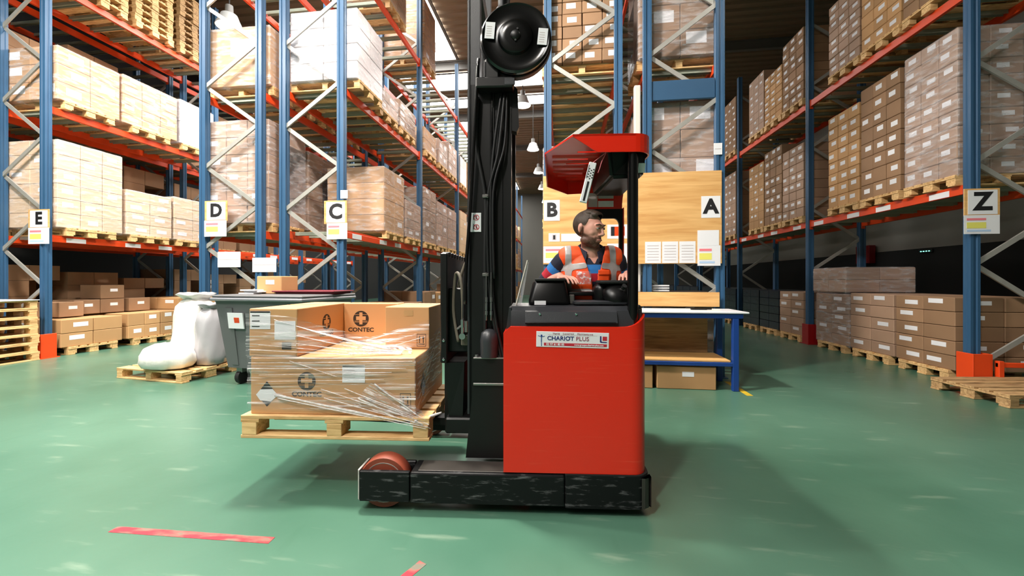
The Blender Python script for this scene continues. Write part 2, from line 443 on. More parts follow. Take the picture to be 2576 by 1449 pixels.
def cam_to_world(xc, d, z):
    """a point xc metres right of the optical axis and d metres in front of the lens"""
    return Vector((xc * math.cos(YAW) - d * math.sin(YAW), xc * math.sin(YAW) + d * math.cos(YAW), z))

# ================================================================== the building
fl = MB().box(-14, 12, -8, 36, -0.1, 0.0).build('floor', 'floor'); struct(fl)
cb = MB()
ny = 134; pit = 44.0 / ny
prof = []
for i in range(ny):
    y = -8 + i * pit
    prof += [(y, ROOF_Z), (y + pit * 0.45, ROOF_Z), (y + pit * 0.55, ROOF_Z + 0.06), (y + pit * 0.9, ROOF_Z + 0.06)]
prof += [(36, ROOF_Z), (36, ROOF_Z + 0.3), (-8, ROOF_Z + 0.3)]
cb.prism(prof, 'x', -14, 12)
struct(cb.build('ceiling', 'roof_deck'))
struct(MB().box(-14, 12, 36, 36.2, 0, ROOF_Z + 0.2).build('wall_back', 'wall_paint'))
struct(MB().box(-14.2, -14, -8, 36, 0, ROOF_Z + 0.2).build('wall_left', 'wall_dark'))  # dark colour stands for the deep shade behind row E
struct(MB().box(12, 12.2, -8, 36, 0, ROOF_Z + 0.2).build('wall_right', 'wall_light'))
struct(MB().box(-14, 12, -8.2, -8, 0, ROOF_Z + 0.2).build('wall_front', 'wall_paint'))
k = 0
for y in (-3, 3.2, 9.4, 13.9, 18.4, 23.0, 29.0):          # steel purlins under the deck
    k += 1
    struct(MB().box(-14, 12, y - 0.07, y + 0.07, ROOF_Z - 0.32, ROOF_Z - 0.3).box(-14, 12, y - 0.01, y + 0.01, ROOF_Z - 0.3, ROOF_Z - 0.02).box(-14, 12, y - 0.07, y + 0.07, ROOF_Z - 0.02, ROOF_Z).build('trim_%d' % k, 'roof_steel'))

# translucent roof panels: daylight
def skylight(n, x0, x1, y0, y1, ny_):
    w = struct(MB().box(x0, x1, y0, y1, ROOF_Z - 0.03, ROOF_Z - 0.01).build('window_%d' % n, 'skylight'))
    fr = MB()
    for i in range(ny_ + 1):
        y = y0 + (y1 - y0) * i / ny_
        fr.box(x0, x1, y - 0.03, y + 0.03, ROOF_Z - 0.06, ROOF_Z - 0.03)
    for x in (x0, x1):
        fr.box(x - 0.04, x + 0.04, y0, y1, ROOF_Z - 0.08, ROOF_Z - 0.02)
    fr.build('window_frame', 'roof_steel', w)
skylight(1, -6.3, -3.7, 3.4, 13.7, 3)
skylight(2, -6.3, -3.7, -7.5, 2.9, 3)
skylight(3, -6.3, 1.4, 14.6, 15.9, 1)
skylight(4, -6.3, 1.4, 16.7, 17.6, 1)
skylight(5, -6.3, -3.7, 18.8, 34, 9)

# high bay lamps
LAMPS = [(-1.3, y) for y in (8.6, 12.8, 17.2, 20.95, 24.7, 29.0)] + [(-7.2, 3.0), (-1.9, 3.2), (3.3, 3.3), (-7.4, 8.0), (-1.9, -1.6)]
POWER = [LAMP_POWER] * 6 + [540, 560, 25, 160, 320]
ORD = ['first', 'second', 'third', 'fourth', 'fifth', 'sixth', 'seventh', 'eighth', 'ninth', 'tenth', 'eleventh', 'twelfth', 'thirteenth',
       'fourteenth', 'fifteenth', 'sixteenth', 'seventeenth', 'eighteenth', 'nineteenth', 'twentieth', 'twenty-first', 'twenty-second', 'twenty-third', 'twenty-fourth', 'twenty-fifth', 'twenty-sixth', 'twenty-seventh', 'twenty-eighth']
def high_bay(x, y, label, power):
    t = thing('high_bay_lamp', label, 'lamp', (x, y, 7.0), 0, 'high bay lamps')
    MB().lathe([(0.10, 0.30), (0.16, 0.27), (0.20, 0.16), (0.27, 0.0), (0.255, 0.0), (0.19, 0.15), (0.10, 0.26)], (0, 0, 0), (0, 0, 1), 24).build('reflector', 'lamp_shell', t, 50)
    MB().cyl((0, 0, 0.26), (0, 0, 0.48), 0.085, 0.075, 16).build('ballast_housing', 'roof_steel', t, 40)
    MB().cyl((0, 0, 0.03), (0, 0, 0.05), 0.235, n=24).build('diffuser', 'lamp_glow', t)
    MB().cyl((0, 0, 0.48), (0, 0, ROOF_Z - 7.0), 0.012, n=6).build('cable', 'rubber', t)
    ld = bpy.data.lights.new('lamp_light', 'AREA'); ld.shape = 'DISK'; ld.size = 0.45; ld.energy = power; ld.color = (1.0, 0.93, 0.84)
    lo = bpy.data.objects.new('lamp_light', ld); C.objects.link(lo); lo.parent = t; lo.location = (0, 0, -0.01)
for i, (x, y) in enumerate(LAMPS):
    if i < 6: high_bay(x, y, 'round white ceiling lamp, %s along the aisle behind the black mast' % ORD[i], POWER[i])
    elif i == 9: high_bay(x, y, 'round white ceiling lamp between the E and D rack rows', POWER[i])
    elif i == 10: high_bay(x, y, 'unseen ceiling lamp added behind the camera to light the near side', POWER[i])  # added out of view so the truck's near side is lit
    else: high_bay(x, y, 'round white ceiling lamp above the cross aisle, %s from the left' % ORD[i - 6], POWER[i])

# ================================================================== pallets
W_TOP = [(-0.3275, 0.145), (-0.165, 0.10), (0.0, 0.145), (0.165, 0.10), (0.3275, 0.145)]
def pallet_pieces():
    out = []
    for y, w in W_TOP: out.append(('deck_board', 1.2, w, 0.022, 0, y, 0.122))
    for x in (-0.54, 0, 0.54): out.append(('cross_board', 0.12, 0.8, 0.022, x, 0, 0.1))
    for x in (-0.545, 0, 0.545):
        for y in (-0.335, 0, 0.335): out.append(('block', 0.095, 0.13 if y else 0.145, 0.078, x, y, 0.022))
    for y, w in ((-0.35, 0.1), (0, 0.145), (0.35, 0.1)): out.append(('bottom_board', 1.2, w, 0.022, 0, y, 0.0))
    return out
PIECES = pallet_pieces()
def pallet(loc, rz, label, detail=True, wood='pallet_wood', group='wooden pallets', name='wooden_pallet'):
    if detail:
        t = thing(name, label, 'pallet', loc, rz, group)
        for n, w, d, h, x, y, z in PIECES:
            place(boxmesh(n, w, d, h, wood, 0.003), n, t, (x, y, z))
        return t
    def mk():
        b = MB()
        for n, w, d, h, x, y, z in PIECES: b.box(x - w / 2, x + w / 2, y - d / 2, y + d / 2, z, z + h)
        return b.mesh('wooden_pallet', wood, fix=False)
    o = place(cached(('pal', wood), mk), name, None, loc, (0, 0, rz))
    return tag(o, label, 'pallet', group)

# ================================================================== racks
Y0 = 5.85; BAY = 3.4
ROWS = {  # x of the two uprights, side of the aisle, shelf heights, bays, phase of the lacing
    'E': (-9.90, -8.97, 1, (2.15, 4.42, 6.66), 3, 4.53),
    'F': (-11.31, -10.31, -1, (2.15, 4.42, 6.66), 3, 4.53),  # row added behind E so its loads block the light
    'D': (-5.86, -4.85, -1, (2.15, 4.42, 6.66), 3, 4.53),
    'C': (-4.43, -3.45, 1, (2.15, 4.42, 6.66), 8, 3.80),
    'B': (-0.226, 0.78, -1, (2.15, 4.42, 6.66), 8, 4.53),
    'A': (1.18, 2.15, 1, (2.15, 4.42, 6.66), 2, 4.53),
    'Z': (5.23, 6.23, -1, (2.60, 5.16), 7, 4.20),
}
RTOP = 8.4
def upright_mesh(h):
    w = 0.055; d = 0.05
    poly = [(-w, -d), (w, -d), (w, d), (0.03, d), (0.03, d - 0.012), (w - 0.014, d - 0.012), (w - 0.014, -0.012), (0.018, -d + 0.02), (-0.018, -d + 0.02),
            (-w + 0.014, -0.012), (-w + 0.014, d - 0.012), (-0.03, d - 0.012), (-0.03, d), (-w, d)]
    # closed face towards the end of the row with a pressed groove
    poly = [(-w, -d), (-0.022, -d), (-0.016, -d + 0.014), (0.016, -d + 0.014), (0.022, -d), (w, -d), (w, -0.016), (w - 0.01, -0.01), (w - 0.01, 0.01), (w, 0.016),
            (w, d), (-w, d), (-w, 0.016), (-w + 0.01, 0.01), (-w + 0.01, -0.01), (-w, -0.016)]
    b = MB().prism(poly, 'z', 0.012, h)
    b.box(-0.09, 0.09, -0.08, 0.08, 0, 0.012)
    return b.mesh('upright', 'rack_blue')
def rack(s):
    x0, x1, side, levels, bays, ph = ROWS[s]
    h = RTOP if s != 'Z' else 7.4
    t = thing('pallet_rack', 'tall blue and orange pallet rack row carrying the %s sign' % s if s != 'F' else 'blue and orange pallet rack row added back to back behind the E row', 'rack', (0, 0, 0), 0, 'pallet rack rows')
    um = cached(('up', h), lambda: upright_mesh(h))
    wd = x1 - x0
    for i in range(bays + 1):
        y = Y0 + i * BAY
        place(um, 'upright', t, (x0, y, 0)); place(um, 'upright', t, (x1, y, 0))
        if i > 4: continue
        z = ph - 0.66 * 7; lf = (7 % 2 == 0)
        nodes = []
        while z < h:
            if z > 0.1: nodes.append((x0 + 0.03 if lf else x1 - 0.03, z))
            z += 0.66; lf = not lf
        for a, b in zip(nodes, nodes[1:]):
            left_to_right = a[0] < b[0]
            yy = y - 0.012 if left_to_right else y + 0.014
            L = math.hypot(b[0] - a[0], b[1] - a[1]) + 0.06
            bm_ = cached(('br', round(L, 2)), lambda: MB().box(-L / 2, L / 2, -0.012, 0.012, -0.03, 0.03).mesh('brace', 'galv'))
            ang = math.atan2(b[1] - a[1], b[0] - a[0])
            place(bm_, 'brace', t, ((a[0] + b[0]) / 2, yy, (a[1] + b[1]) / 2), (0, -ang, 0))
    beam = cached('beam', lambda: MB().prism([(-0.025, -0.12), (0.025, -0.12), (0.025, -0.035), (0.018, -0.028), (0.018, 0), (-0.025, 0)], 'y', 0.06, BAY - 0.06)
                  .box(-0.03, 0.035, 0.052, 0.062, -0.17, 0.03).box(-0.03, 0.035, BAY - 0.062, BAY - 0.052, -0.17, 0.03).mesh('beam', 'rack_orange'))
    dbar = cached(('db', round(wd, 2)), lambda: MB().box(0.03, wd - 0.03, -0.035, 0.035, -0.035, -0.004).box(0.03, wd - 0.03, -0.035, -0.03, -0.06, -0.03).box(0.03, wd - 0.03, 0.03, 0.035, -0.06, -0.03).mesh('deck_bar', 'deck_bar'))
    for li, z in enumerate(levels):
        for i in range(bays):
            y = Y0 + i * BAY
            bs = []
            for x in (x0, x1):
                o = place(beam, 'beam', t, (x, y, z)); bs.append(o)
                if (x > (x0 + x1) / 2) != (side > 0): o.rotation_euler = (0, 0, R(180)); o.location = (x, y + BAY, z)
                else:
                    pass
            face = bs[1] if side > 0 else bs[0]
            if li == 0 and i < 3:
                for q in range(4):
                    flip = face.rotation_euler.z != 0
                    yl = 0.42 + q * 0.83 + (0.15 if q % 2 else 0)
                    sx = (0.026 if side > 0 else -0.026)
                    if flip: sx, yl = -sx, BAY - yl
                    me = cached('bt', lambda: MB().bbox(-0.0015, 0.0015, -0.15, 0.15, -0.04, 0.04, 0.0006).mesh('beam_label', 'paper'))
                    place(me, 'beam_label', face, (sx, yl, -0.075))
            if i < 5:
                for q in range(9):
                    place(dbar, 'deck_bar', t, (x0, y + 0.25 + q * 0.363, z))
    return t
RACK = {s: rack(s) for s in ROWS}

# foot guards in orange steel at the row ends
def guard(s, x, y):
    t = tag(MB().bbox(-0.10, 0.10, -0.14, -0.12, 0.005, 0.42, 0.004).bbox(-0.11, -0.09, -0.14, 0.08, 0.005, 0.42, 0.004).bbox(0.09, 0.11, -0.14, 0.08, 0.005, 0.42, 0.004)
            .box(-0.15, 0.15, -0.2, 0.1, 0.0, 0.012).build('post_protector', 'rack_orange'), 'orange steel guard around the foot of the rack post under the %s sign' % s, 'guard', 'post protectors')
    t.location = (x, y, 0)
guard('E', -8.97, Y0); guard('Z', 5.23, Y0)
t = tag(MB().bbox(0.15, 0.75, -0.16, -0.12, 0.05, 0.11, 0.006).bbox(0.15, 0.75, -0.16, -0.12, 0.26, 0.32, 0.006).bbox(0.15, 0.21, -0.17, -0.11, 0, 0.34, 0.006).bbox(0.69, 0.75, -0.17, -0.11, 0, 0.34, 0.006)
        .build('end_barrier', 'rack_orange'), 'low orange steel barrier at the end of the rack under the Z sign', 'barrier')
t.location = (5.23, Y0, 0)
guard2 = tag(MB().bbox(-0.10, 0.10, -0.14, -0.12, 0.005, 0.42, 0.004).bbox(-0.11, -0.09, -0.14, 0.08, 0.005, 0.42, 0.004).box(-0.15, 0.15, -0.2, 0.1, 0.0, 0.012).build('post_protector', 'fire_red'),
             'dark red guard at the second post of the rack under the Z sign', 'guard', 'post protectors')
guard2.location = (5.23, Y0 + BAY, 0)

# ================================================================== loads on the racks
LEVELW = {0: 'floor', 1: 'lower shelf', 2: 'upper shelf', 3: 'top shelf'}
COUNT = {}
def load(s, lev, y, ly, h, nY, nZ, nX=2, m='card', film=True, p_lab=0.5, detail=True, kind='brown cartons', inset=None, off=0.0, wood='pallet_wood', pal=True, big_label=False):
    """pallet with a block of cartons; returns the root. y: near end, ly: length along the row, h: height of the cartons"""
    x0, x1, side, levels, bays, ph = ROWS[s]
    z = 0.0 if lev == 0 else levels[lev - 1]
    cx = (x0 + x1) / 2 + off; wx = 1.16
    COUNT[(s, lev)] = COUNT.get((s, lev), 0) + 1
    n = COUNT[(s, lev)] - 1
    where = '%s along the %s under the %s sign' % (ORD[min(n, 27)], LEVELW[lev], s)
    if s == 'F': where = '%s along the %s added behind the E rack' % (ORD[n], LEVELW[lev])
    zp = z
    if pal:
        pallet((cx, y + ly / 2, z), 0 , 'wooden pallet under the load ' + where, detail and y < 9.3, wood, 'pallets on the racks')
        CACHE['lastpal'] = None
        zp = z + 0.144
    root_name = 'wrapped_pallet_load' if film else 'carton_stack'
    lab = ('film-wrapped ' if film else 'stacked ') + kind + ', ' + where
    cw = wx / nX; cl = ly / nY; ch = h / nZ
    front = n == 0 or y > 5.9
    if not detail:
        b = MB()
        rnd = random.Random(int(y * 100) + lev * 7 + ord(s))
        for i in range(nX):
            for j in range(nY):
                for kz in range(nZ):
                    if 0 < kz < nZ - 1 and 0 < j and not ((i == nX - 1) if side > 0 else (i == 0)): continue
                    b.box(-wx / 2 + i * cw + 0.004, -wx / 2 + (i + 1) * cw - 0.004, -ly / 2 + j * cl + 0.004, -ly / 2 + (j + 1) * cl - 0.004, kz * ch + 0.003, (kz + 1) * ch - 0.002)
                    if rnd.random() < p_lab and ((i == nX - 1) if side > 0 else (i == 0)):
                        xs = wx / 2 if side > 0 else -wx / 2; yy = -ly / 2 + (j + rnd.uniform(0.3, 0.7)) * cl; zz = (kz + 0.6) * ch
                        b.box(xs - 0.003 if side > 0 else xs - 0.0, xs if side > 0 else xs + 0.003, yy - cl * 0.2, yy + cl * 0.2, zz - ch * 0.12, zz + ch * 0.14, 1)
        o = b.build(root_name, [m, 'paper'])
        tag(o, lab, 'load', 'loads in the rack rows'); o.location = (cx, y + ly / 2, zp); root = o
    else:
        root = thing(root_name, lab, 'load', (cx, y + ly / 2, zp), 0, 'loads in the rack rows')
        cm = boxmesh('carton', cw - 0.008, cl - 0.008, ch - 0.004, m, 0.008)
        rnd = random.Random(int(y * 100) + lev * 7 + ord(s))
        for i in range(nX):
            aisle = (i == nX - 1) if side > 0 else (i == 0)
            for j in range(nY):
                for kz in range(nZ):
                    if not (aisle or j == 0 or kz == nZ - 1 or kz == 0): continue
                    c = place(cm, 'carton', root, (-wx / 2 + (i + 0.5) * cw + rnd.uniform(-.004, .004), -ly / 2 + (j + 0.5) * cl + rnd.uniform(-.004, .004), kz * ch))
                    if aisle and rnd.random() < p_lab:
                        hh = ch * (0.32 if not big_label else 0.42); ll = cl * 0.46
                        lm = cached(('lbx', round(hh, 3), round(ll, 3)), lambda: MB().box(-0.001, 0.001, -ll / 2, ll / 2, -hh / 2, hh / 2).mesh('label', 'paper'))
                        place(lm, 'label', c, ((cw / 2 - 0.003) * side, rnd.uniform(-.15, .15) * cl, ch * rnd.uniform(.5, .7)))
                    if j == 0 and y < 9 and rnd.random() < p_lab:
                        hh = ch * (0.28 if not big_label else 0.45); ll = cw * (0.38 if not big_label else 0.48)
                        lm = cached(('lby', round(hh, 3), round(ll, 3)), lambda: MB().box(-ll / 2, ll / 2, -0.001, 0.001, -hh / 2, hh / 2).mesh('label', 'paper'))
                        place(lm, 'label', c, (rnd.uniform(-.15, .15) * cw, -(cl / 2 - 0.003), ch * rnd.uniform(.5, .7)))
    if film:
        fm = cached(('film', round(ly, 2), round(h, 2)), lambda: MB().bbox(-wx / 2 - 0.01, wx / 2 + 0.01, -ly / 2 - 0.01, ly / 2 + 0.01, -0.03, h + 0.008, 0.03).mesh('stretch_film', 'film'))
        place(fm, 'stretch_film', root)
    return root

# --- row E (left edge of the picture)
load('E', 1, 5.93, 1.05, 1.55, 3, 6, 2, 'card_pale', True, .45, kind='pale cartons in a tall block')
load('E', 1, 7.05, 0.95, 0.92, 2, 4, 2, 'card_pale', True, .55, kind='pale cartons in a low block')
load('E', 1, 8.05, 0.95, 0.98, 2, 4, 2, 'card_pale', True, .5, kind='pale cartons in a low block')
load('E', 2, 5.93, 1.0, 0.95, 2, 3, 2, 'card', True, .8, kind='brown cartons with big labels', big_label=True)
load('E', 2, 6.98, 1.15, 0.98, 3, 5, 2, 'card', True, .6, kind='brown cartons in five layers')
load('E', 2, 8.2, 0.9, 1.02, 1, 2, 1, 'film_white', True, .7, kind='white goods')
load('E', 0, 5.98, 1.0, 0.50, 2, 2, 2, 'card', False, .7, kind='two layers of brown cartons')
load('E', 0, 7.08, 1.0, 0.52, 3, 2, 2, 'card', False, .8, kind='two layers of brown cartons')
load('E', 0, 8.15, 1.0, 0.8, 2, 3, 2, 'card', False, .5, kind='three layers of brown cartons')
# stacks of empty pallets on the top shelf of row E
for q, (yy, n, wd_) in enumerate(((6.25, 11, 'pallet_wood'), (7.2, 12, 'pallet_wood'), (8.15, 10, 'pallet_wood_old'))):
    for i in range(n):
        pallet((-9.43 + random.uniform(-.02, .02), yy + 0.42, 6.66 + i * 0.145), random.uniform(-.015, .015),
               'empty pallet, %s from the bottom in the %s stack on the E top shelf' % (ORD[i], ORD[q]), False, wd_, 'stacked empty pallets')
# second line of cartons behind those on the floor of row E
def loose_carton(x, y, z, w, d, h, m, label, rz=0.0, lab_side=None, group='loose cartons'):
    o = place(boxmesh('carton', w, d, h, m, 0.008), 'carton', None, (x, y, z), (0, 0, rz))
    tag(o, label, 'carton', group)
    if lab_side == 'x':
        place(cached('lcx', lambda: MB().box(-0.001, 0.001, -0.07, 0.07, -0.03, 0.03).mesh('label', 'paper')), 'label', o, (w / 2 + 0.001, 0.02, h * 0.62))
    elif lab_side == 'y':
        place(cached('lcy', lambda: MB().box(-0.07, 0.07, -0.001, 0.001, -0.03, 0.03).mesh('label', 'paper')), 'label', o, (0.02, -d / 2 - 0.001, h * 0.66))
    return o
for lev, hh in ((0, 1.5), (1, 1.75), (2, 1.7)):
    for i in range(8):
        yy = 5.95 + i * 1.07 + (0.15 if i > 2 else 0) + (0.2 if i > 5 else 0)
        load('F', lev, yy, 0.95, hh - 0.12 * ((i * 7 + lev) % 3), 2, 5, 2, 'card_dark', False, .3, False)  # added loads that block light and darken the gaps in row E
# --- row D
load('D', 1, 5.93, 0.95, 1.70, 2, 6, 3, 'card_grey', True, .6, kind='greyish cartons in six layers')
load('D', 1, 6.95, 0.95, 1.5, 2, 5, 3, 'card_dark', True, .4)
load('D', 1, 7.95, 0.95, 1.6, 2, 5, 3, 'card_dark', True, .4)
load('D', 2, 5.95, 0.95, 0.98, 1, 1, 1, 'card', True, 1.0, kind='single big brown crate')
load('D', 2, 6.95, 0.95, 0.8, 2, 3, 2, 'card_dark', True, .4)
load('D', 2, 7.95, 0.95, 1.0, 2, 3, 2, 'card_dark', True, .4)
load('D', 0, 6.6, 0.95, 0.7, 2, 3, 3, 'card_dark', False, .6)
load('D', 0, 7.8, 0.95, 0.6, 2, 2, 3, 'card', False, .6)
# --- row C
load('C', 2, 5.935, 0.9, 1.12, 2, 4, 2, 'film_white', True, .2, kind='white goods in a tall block', off=0.12)
load('C', 1, 7.15, 0.95, 1.22, 2, 4, 1, 'card', True, .2, kind='brown cartons with bands of film')
load('C', 1, 8.2, 0.9, 0.8, 2, 4, 2, 'card_grey', True, .5)
load('C', 2, 6.9, 0.9, 0.42, 2, 2, 2, 'card_grey', True, .4)
load('C', 2, 7.85, 0.9, 0.55, 2, 3, 2, 'card_dark', True, .5)
load('C', 0, 6.2, 0.95, 0.35, 2, 2, 2, 'card', False, .6)
load('C', 0, 7.3, 0.95, 0.62, 3, 3, 2, 'card_dark', False, .7)
load('C', 0, 8.3, 0.9, 0.7, 2, 3, 2, 'card_dark', False, .7)
rr = random.Random(3)
for lev in (0, 1, 2, 3):
    y = 9.35 if lev < 3 else 7.3
    while y < (31 if lev < 3 else 9.5):
        ly = rr.uniform(0.82, 0.98)
        inbay = (y - Y0) % BAY
        if inbay < 0.08: y += 0.08 - inbay; inbay = 0.08
        if inbay + ly > BAY - 0.06: y += BAY - inbay + 0.1; continue
        h = {0: rr.uniform(0.6, 1.2), 1: rr.uniform(0.85, 1.45), 2: rr.uniform(0.55, 1.15), 3: rr.uniform(0.9, 1.5)}[lev]
        load('C', lev, y, ly, h, 2, max(2, int(h / 0.24)), 2, rr.choice(['card_grey', 'card_dark', 'card_pale', 'card', 'film_white'] if lev else ['card_dark', 'card']), lev != 0 and y < 12, .35, y < 12.5,
             kind=rr.choice(['brown cartons', 'mixed cartons', 'assorted boxes']))
        y += ly + rr.choice([0.1, 0.12, 0.2])
# --- row B
load('B', 2, 5.93, 0.95, 1.62, 3, 9, 4, 'card_dark', False, .95, kind='small cartons with white labels', big_label=True)
load('B', 1, 6.1, 0.95, 1.1, 2, 4, 2, 'card_dark', True, .3)
for i, y in enumerate((7.0, 8.1, 9.4, 10.4, 11.5, 12.8, 13.8, 14.8)):
    load('B', 2, y, 0.9, rr.uniform(.8, 1.3), 2, 4, 2, 'card_dark', False, .3, False)
load('B', 3, 5.93, 0.95, 1.2, 2, 5, 3, 'card_dark', False, .6)
# --- row A
load('A', 2, 5.95, 0.95, 1.5, 2, 4, 2, 'card_dark', True, .7, kind='large brown cartons', big_label=True)
load('A', 1, 5.95, 0.95, 1.62, 2, 4, 2, 'card_grey', True, .7, kind='large brown cartons in four layers', big_label=True)
load('A', 0, 6.3, 0.95, 0.9, 2, 3, 2, 'card_dark', True, .3)
# --- row Z (right edge)
zz = 5.98
load('Z', 1, 5.95, 0.82, 1.95, 3, 9, 3, 'card_grey', True, .8, kind='grey-wrapped small cartons')
for lev in (0, 1, 2):
    y = 6.85 if lev == 1 else 5.98
    i = 0
    while y < 28:
        ly = 0.82 if lev else 0.95
        inbay = (y - Y0) % BAY
        if inbay < 0.08: y += 0.08 - inbay; inbay = 0.08
        if inbay + ly > BAY - 0.04: y += BAY - inbay + 0.09; continue
        h = {0: [0.98, 0.98, 0.95, 0.98, 1.0][i % 5] if y < 9.2 else 0.95, 1: [1.9, 1.75, 1.6, 1.85, 1.7][i % 5], 2: [1.5, 1.6, 1.35, 1.55, 1.2][i % 5]}[lev]
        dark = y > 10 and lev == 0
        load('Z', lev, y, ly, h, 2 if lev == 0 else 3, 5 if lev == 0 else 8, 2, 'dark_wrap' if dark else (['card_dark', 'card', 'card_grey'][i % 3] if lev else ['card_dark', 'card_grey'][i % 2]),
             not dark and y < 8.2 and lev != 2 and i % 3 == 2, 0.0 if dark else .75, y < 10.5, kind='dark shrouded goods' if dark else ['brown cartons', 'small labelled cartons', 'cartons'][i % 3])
        y += ly + 0.035
        i += 1
# a second tier standing on the floor loads of row Z
for (y, l2) in ((8.05, 'greyish film-wrapped load standing on top of the floor cartons under the Z rack'),):
    x0 = ROWS['Z'][0]
    r2 = thing('wrapped_pallet_load', l2, 'load', (x0 + 0.5, y + 0.47, 0.144 + 0.985), 0, 'loads in the rack rows')
    cm = boxmesh('carton', 0.572, 0.472, 0.225, 'card_grey', 0.008)
    for i in range(2):
        for j in range(2):
            for q in range(2):
                place(cm, 'carton', r2, (-0.29 + i * 0.58, -0.24 + j * 0.48, q * 0.23))
    place(MB().bbox(-0.59, 0.59, -0.49, 0.49, -0.02, 0.468, 0.03).mesh('stretch_film', 'film'), 'stretch_film', r2)

# ================================================================== signs on the row ends
def sheet(name, x0, x1, z0, z1, m, parent, y=0.0, th=0.003):
    return MB().box(x0, x1, y - th, y, z0, z1).build(name, m, parent)
def info_sheet(p, x0, x1, z0, z1, y):
    s_ = sheet('info_sheet', x0, x1, z0, z1, 'paper', p, y)
    w = x1 - x0; h = z1 - z0
    for fz0, fz1, m, fx in ((0.72, 0.84, 'paper_pink', 0.62), (0.30, 0.62, 'paper_yellow', 0.62), (0.12, 0.22, 'paper_blue', 0.75)):
        MB().box(x0 + 0.08 * w, x0 + fx * w, y - 0.0045, y - 0.003, z0 + fz0 * h, z0 + fz1 * h).build('printed_band', m, s_)
def text(p, s_, x, z, size, y, m='ink', thick=0.0, **kw):
    return place(text_mesh(s_, size, m, 0.0008, thick, **kw), 'lettering', p, (x, y, z), FACE_FRONT)
def row_sign(s, x0, x1, z0, z1, dz0, dx0, dx1, board=True):
    t = thing('row_sign', 'row sign with the letter %s and a coloured notice on the rack end' % s, 'sign', (0, Y0 - 0.051, 0), 0, 'row letter signs')
    if board: MB().bbox(x0 - 0.04, x1 + 0.03, -0.012, 0.0, z0 - 0.02, z1 + 0.02, 0.002).build('backing_board', 'plywood', t)
    sh = sheet('letter_sheet', x0, x1, z0, z1, 'paper', t, -0.012)
    text(sh, s, (x0 + x1) / 2, (z0 + z1) / 2, (z1 - z0) * 1.0, -0.0165, 'ink', 0.012)
    info_sheet(t, dx0, dx1, dz0, z0 - 0.01, -0.016)
row_sign('E', -9.20, -8.84, 2.27, 2.56, 1.98, -9.23, -8.80)
row_sign('D', -5.76, -5.42, 2.33, 2.62, 2.06, -5.80, -5.40)
row_sign('C', -3.67, -3.36, 2.25, 2.57, 1.99, -3.66, -3.32)
row_sign('Z', 5.13, 5.46, 2.19, 2.50, 1.94, 5.08, 5.48)
def small_sign(x0, x1, z0, z1, label, y=Y0 - 0.051):
    t = tag(MB().bbox(x0, x1, -0.006, 0, z0, z1, 0.002).build('notice', 'paper'), label, 'sign', 'white notices on the racks')
    t.location = (0, y, 0)
    MB().box(x0 + 0.015, x1 - 0.015, -0.0075, -0.006, (z0 + z1) / 2 - 0.004, (z0 + z1) / 2 + 0.004).build('printed_line', 'paper_grey', t)
small_sign(-5.57, -5.16, 1.56, 1.81, 'plain white notice hanging below the D sign')
small_sign(-4.95, -4.53, 1.48, 1.71, 'plain white notice hanging between the D and C racks')
small_sign(-3.44, -3.32, 2.62, 2.75, 'small white notice on the post just above the C sign')
small_sign(2.06, 2.17, 3.08, 3.24, 'small white notice high on the post above the A sign')

# big plywood board across rows B and A
t = thing('notice_board', 'large plywood board with B and A sheets hung across the middle rack ends', 'board', (0, Y0 - 0.07, 0))
MB().bbox(-0.29, 2.16, 0, 0.018, 1.58, 2.86, 0.003).build('plywood_panel', 'plywood', t)
for s_, x0, x1 in (('B', -0.28, -0.05), ('A', 1.89, 2.14)):
    sh = sheet('letter_sheet', x0, x1, 2.21, 2.51, 'paper', t)
    text(sh, s_, (x0 + x1) / 2, 2.36, 0.27, -0.0045, 'ink', 0.012)
s1 = sheet('notice', -0.21, -0.05, 1.91, 2.03, 'paper', t)
MB().box(-0.16, -0.10, -0.0045, -0.003, 1.93, 2.01).build('printed_picture', 'paper_grey', s1)
MB().box(-0.145, -0.115, -0.006, -0.0045, 1.94, 2.0).build('printed_picture', 'ink', s1)
sheet('notice', -0.03, 0.26, 1.91, 2.02, 'paper', t)
info_sheet(t, -0.285, 0.10, 1.60, 1.84, 0)
s1 = sheet('notice', 0.62, 0.90, 1.94, 2.14, 'paper', t)
MB().box(0.67, 0.86, -0.0045, -0.003, 1.98, 2.11).build('printed_picture', 'rack_orange', s1)
MB().box(0.67, 0.72, -0.006, -0.0045, 1.98, 2.11).build('printed_picture', 'ink', s1)
sheet('notice', 0.62, 0.98, 1.60, 1.87, 'paper', t)
for x in (1.14, 1.37, 1.60):
    s1 = sheet('notice', x, x + 0.215, 1.59, 1.89, 'paper', t)
    for q in range(6): MB().box(x + 0.03, x + 0.185, -0.0045, -0.003, 1.63 + q * 0.04, 1.637 + q * 0.04).build('printed_line', 'paper_grey', s1)
sheet('notice', 1.84, 2.12, 1.83, 2.04, 'paper', t, -0.001)
info_sheet(t, 1.84, 2.14, 1.55, 1.83, 0)
tag(MB().bbox(1.0, 2.12, 0, 0.018, 0.985, 1.185, 0.003).build('plywood_strip', 'plywood'), 'low plywood strip standing along the back of the workbench', 'board').location = (0, Y0 - 0.1, 0)
tag(MB().bbox(0.1, 1.93, 0, 0.018, 0.3725, 0.88, 0.003).build('chipboard_panel', 'chipboard'), 'brown wooden panel standing at the back of the bench lower shelf', 'board').location = (0, 5.652, 0)
tag(MB().bbox(1.005, 1.10, -0.045, 0.045, 0.0, 4.14, 0.02, 0, 3).build('white_pipe', 'pipe_white'), 'white square downpipe between the two middle racks', 'pipe').location = (0, Y0 + 0.05, 0)
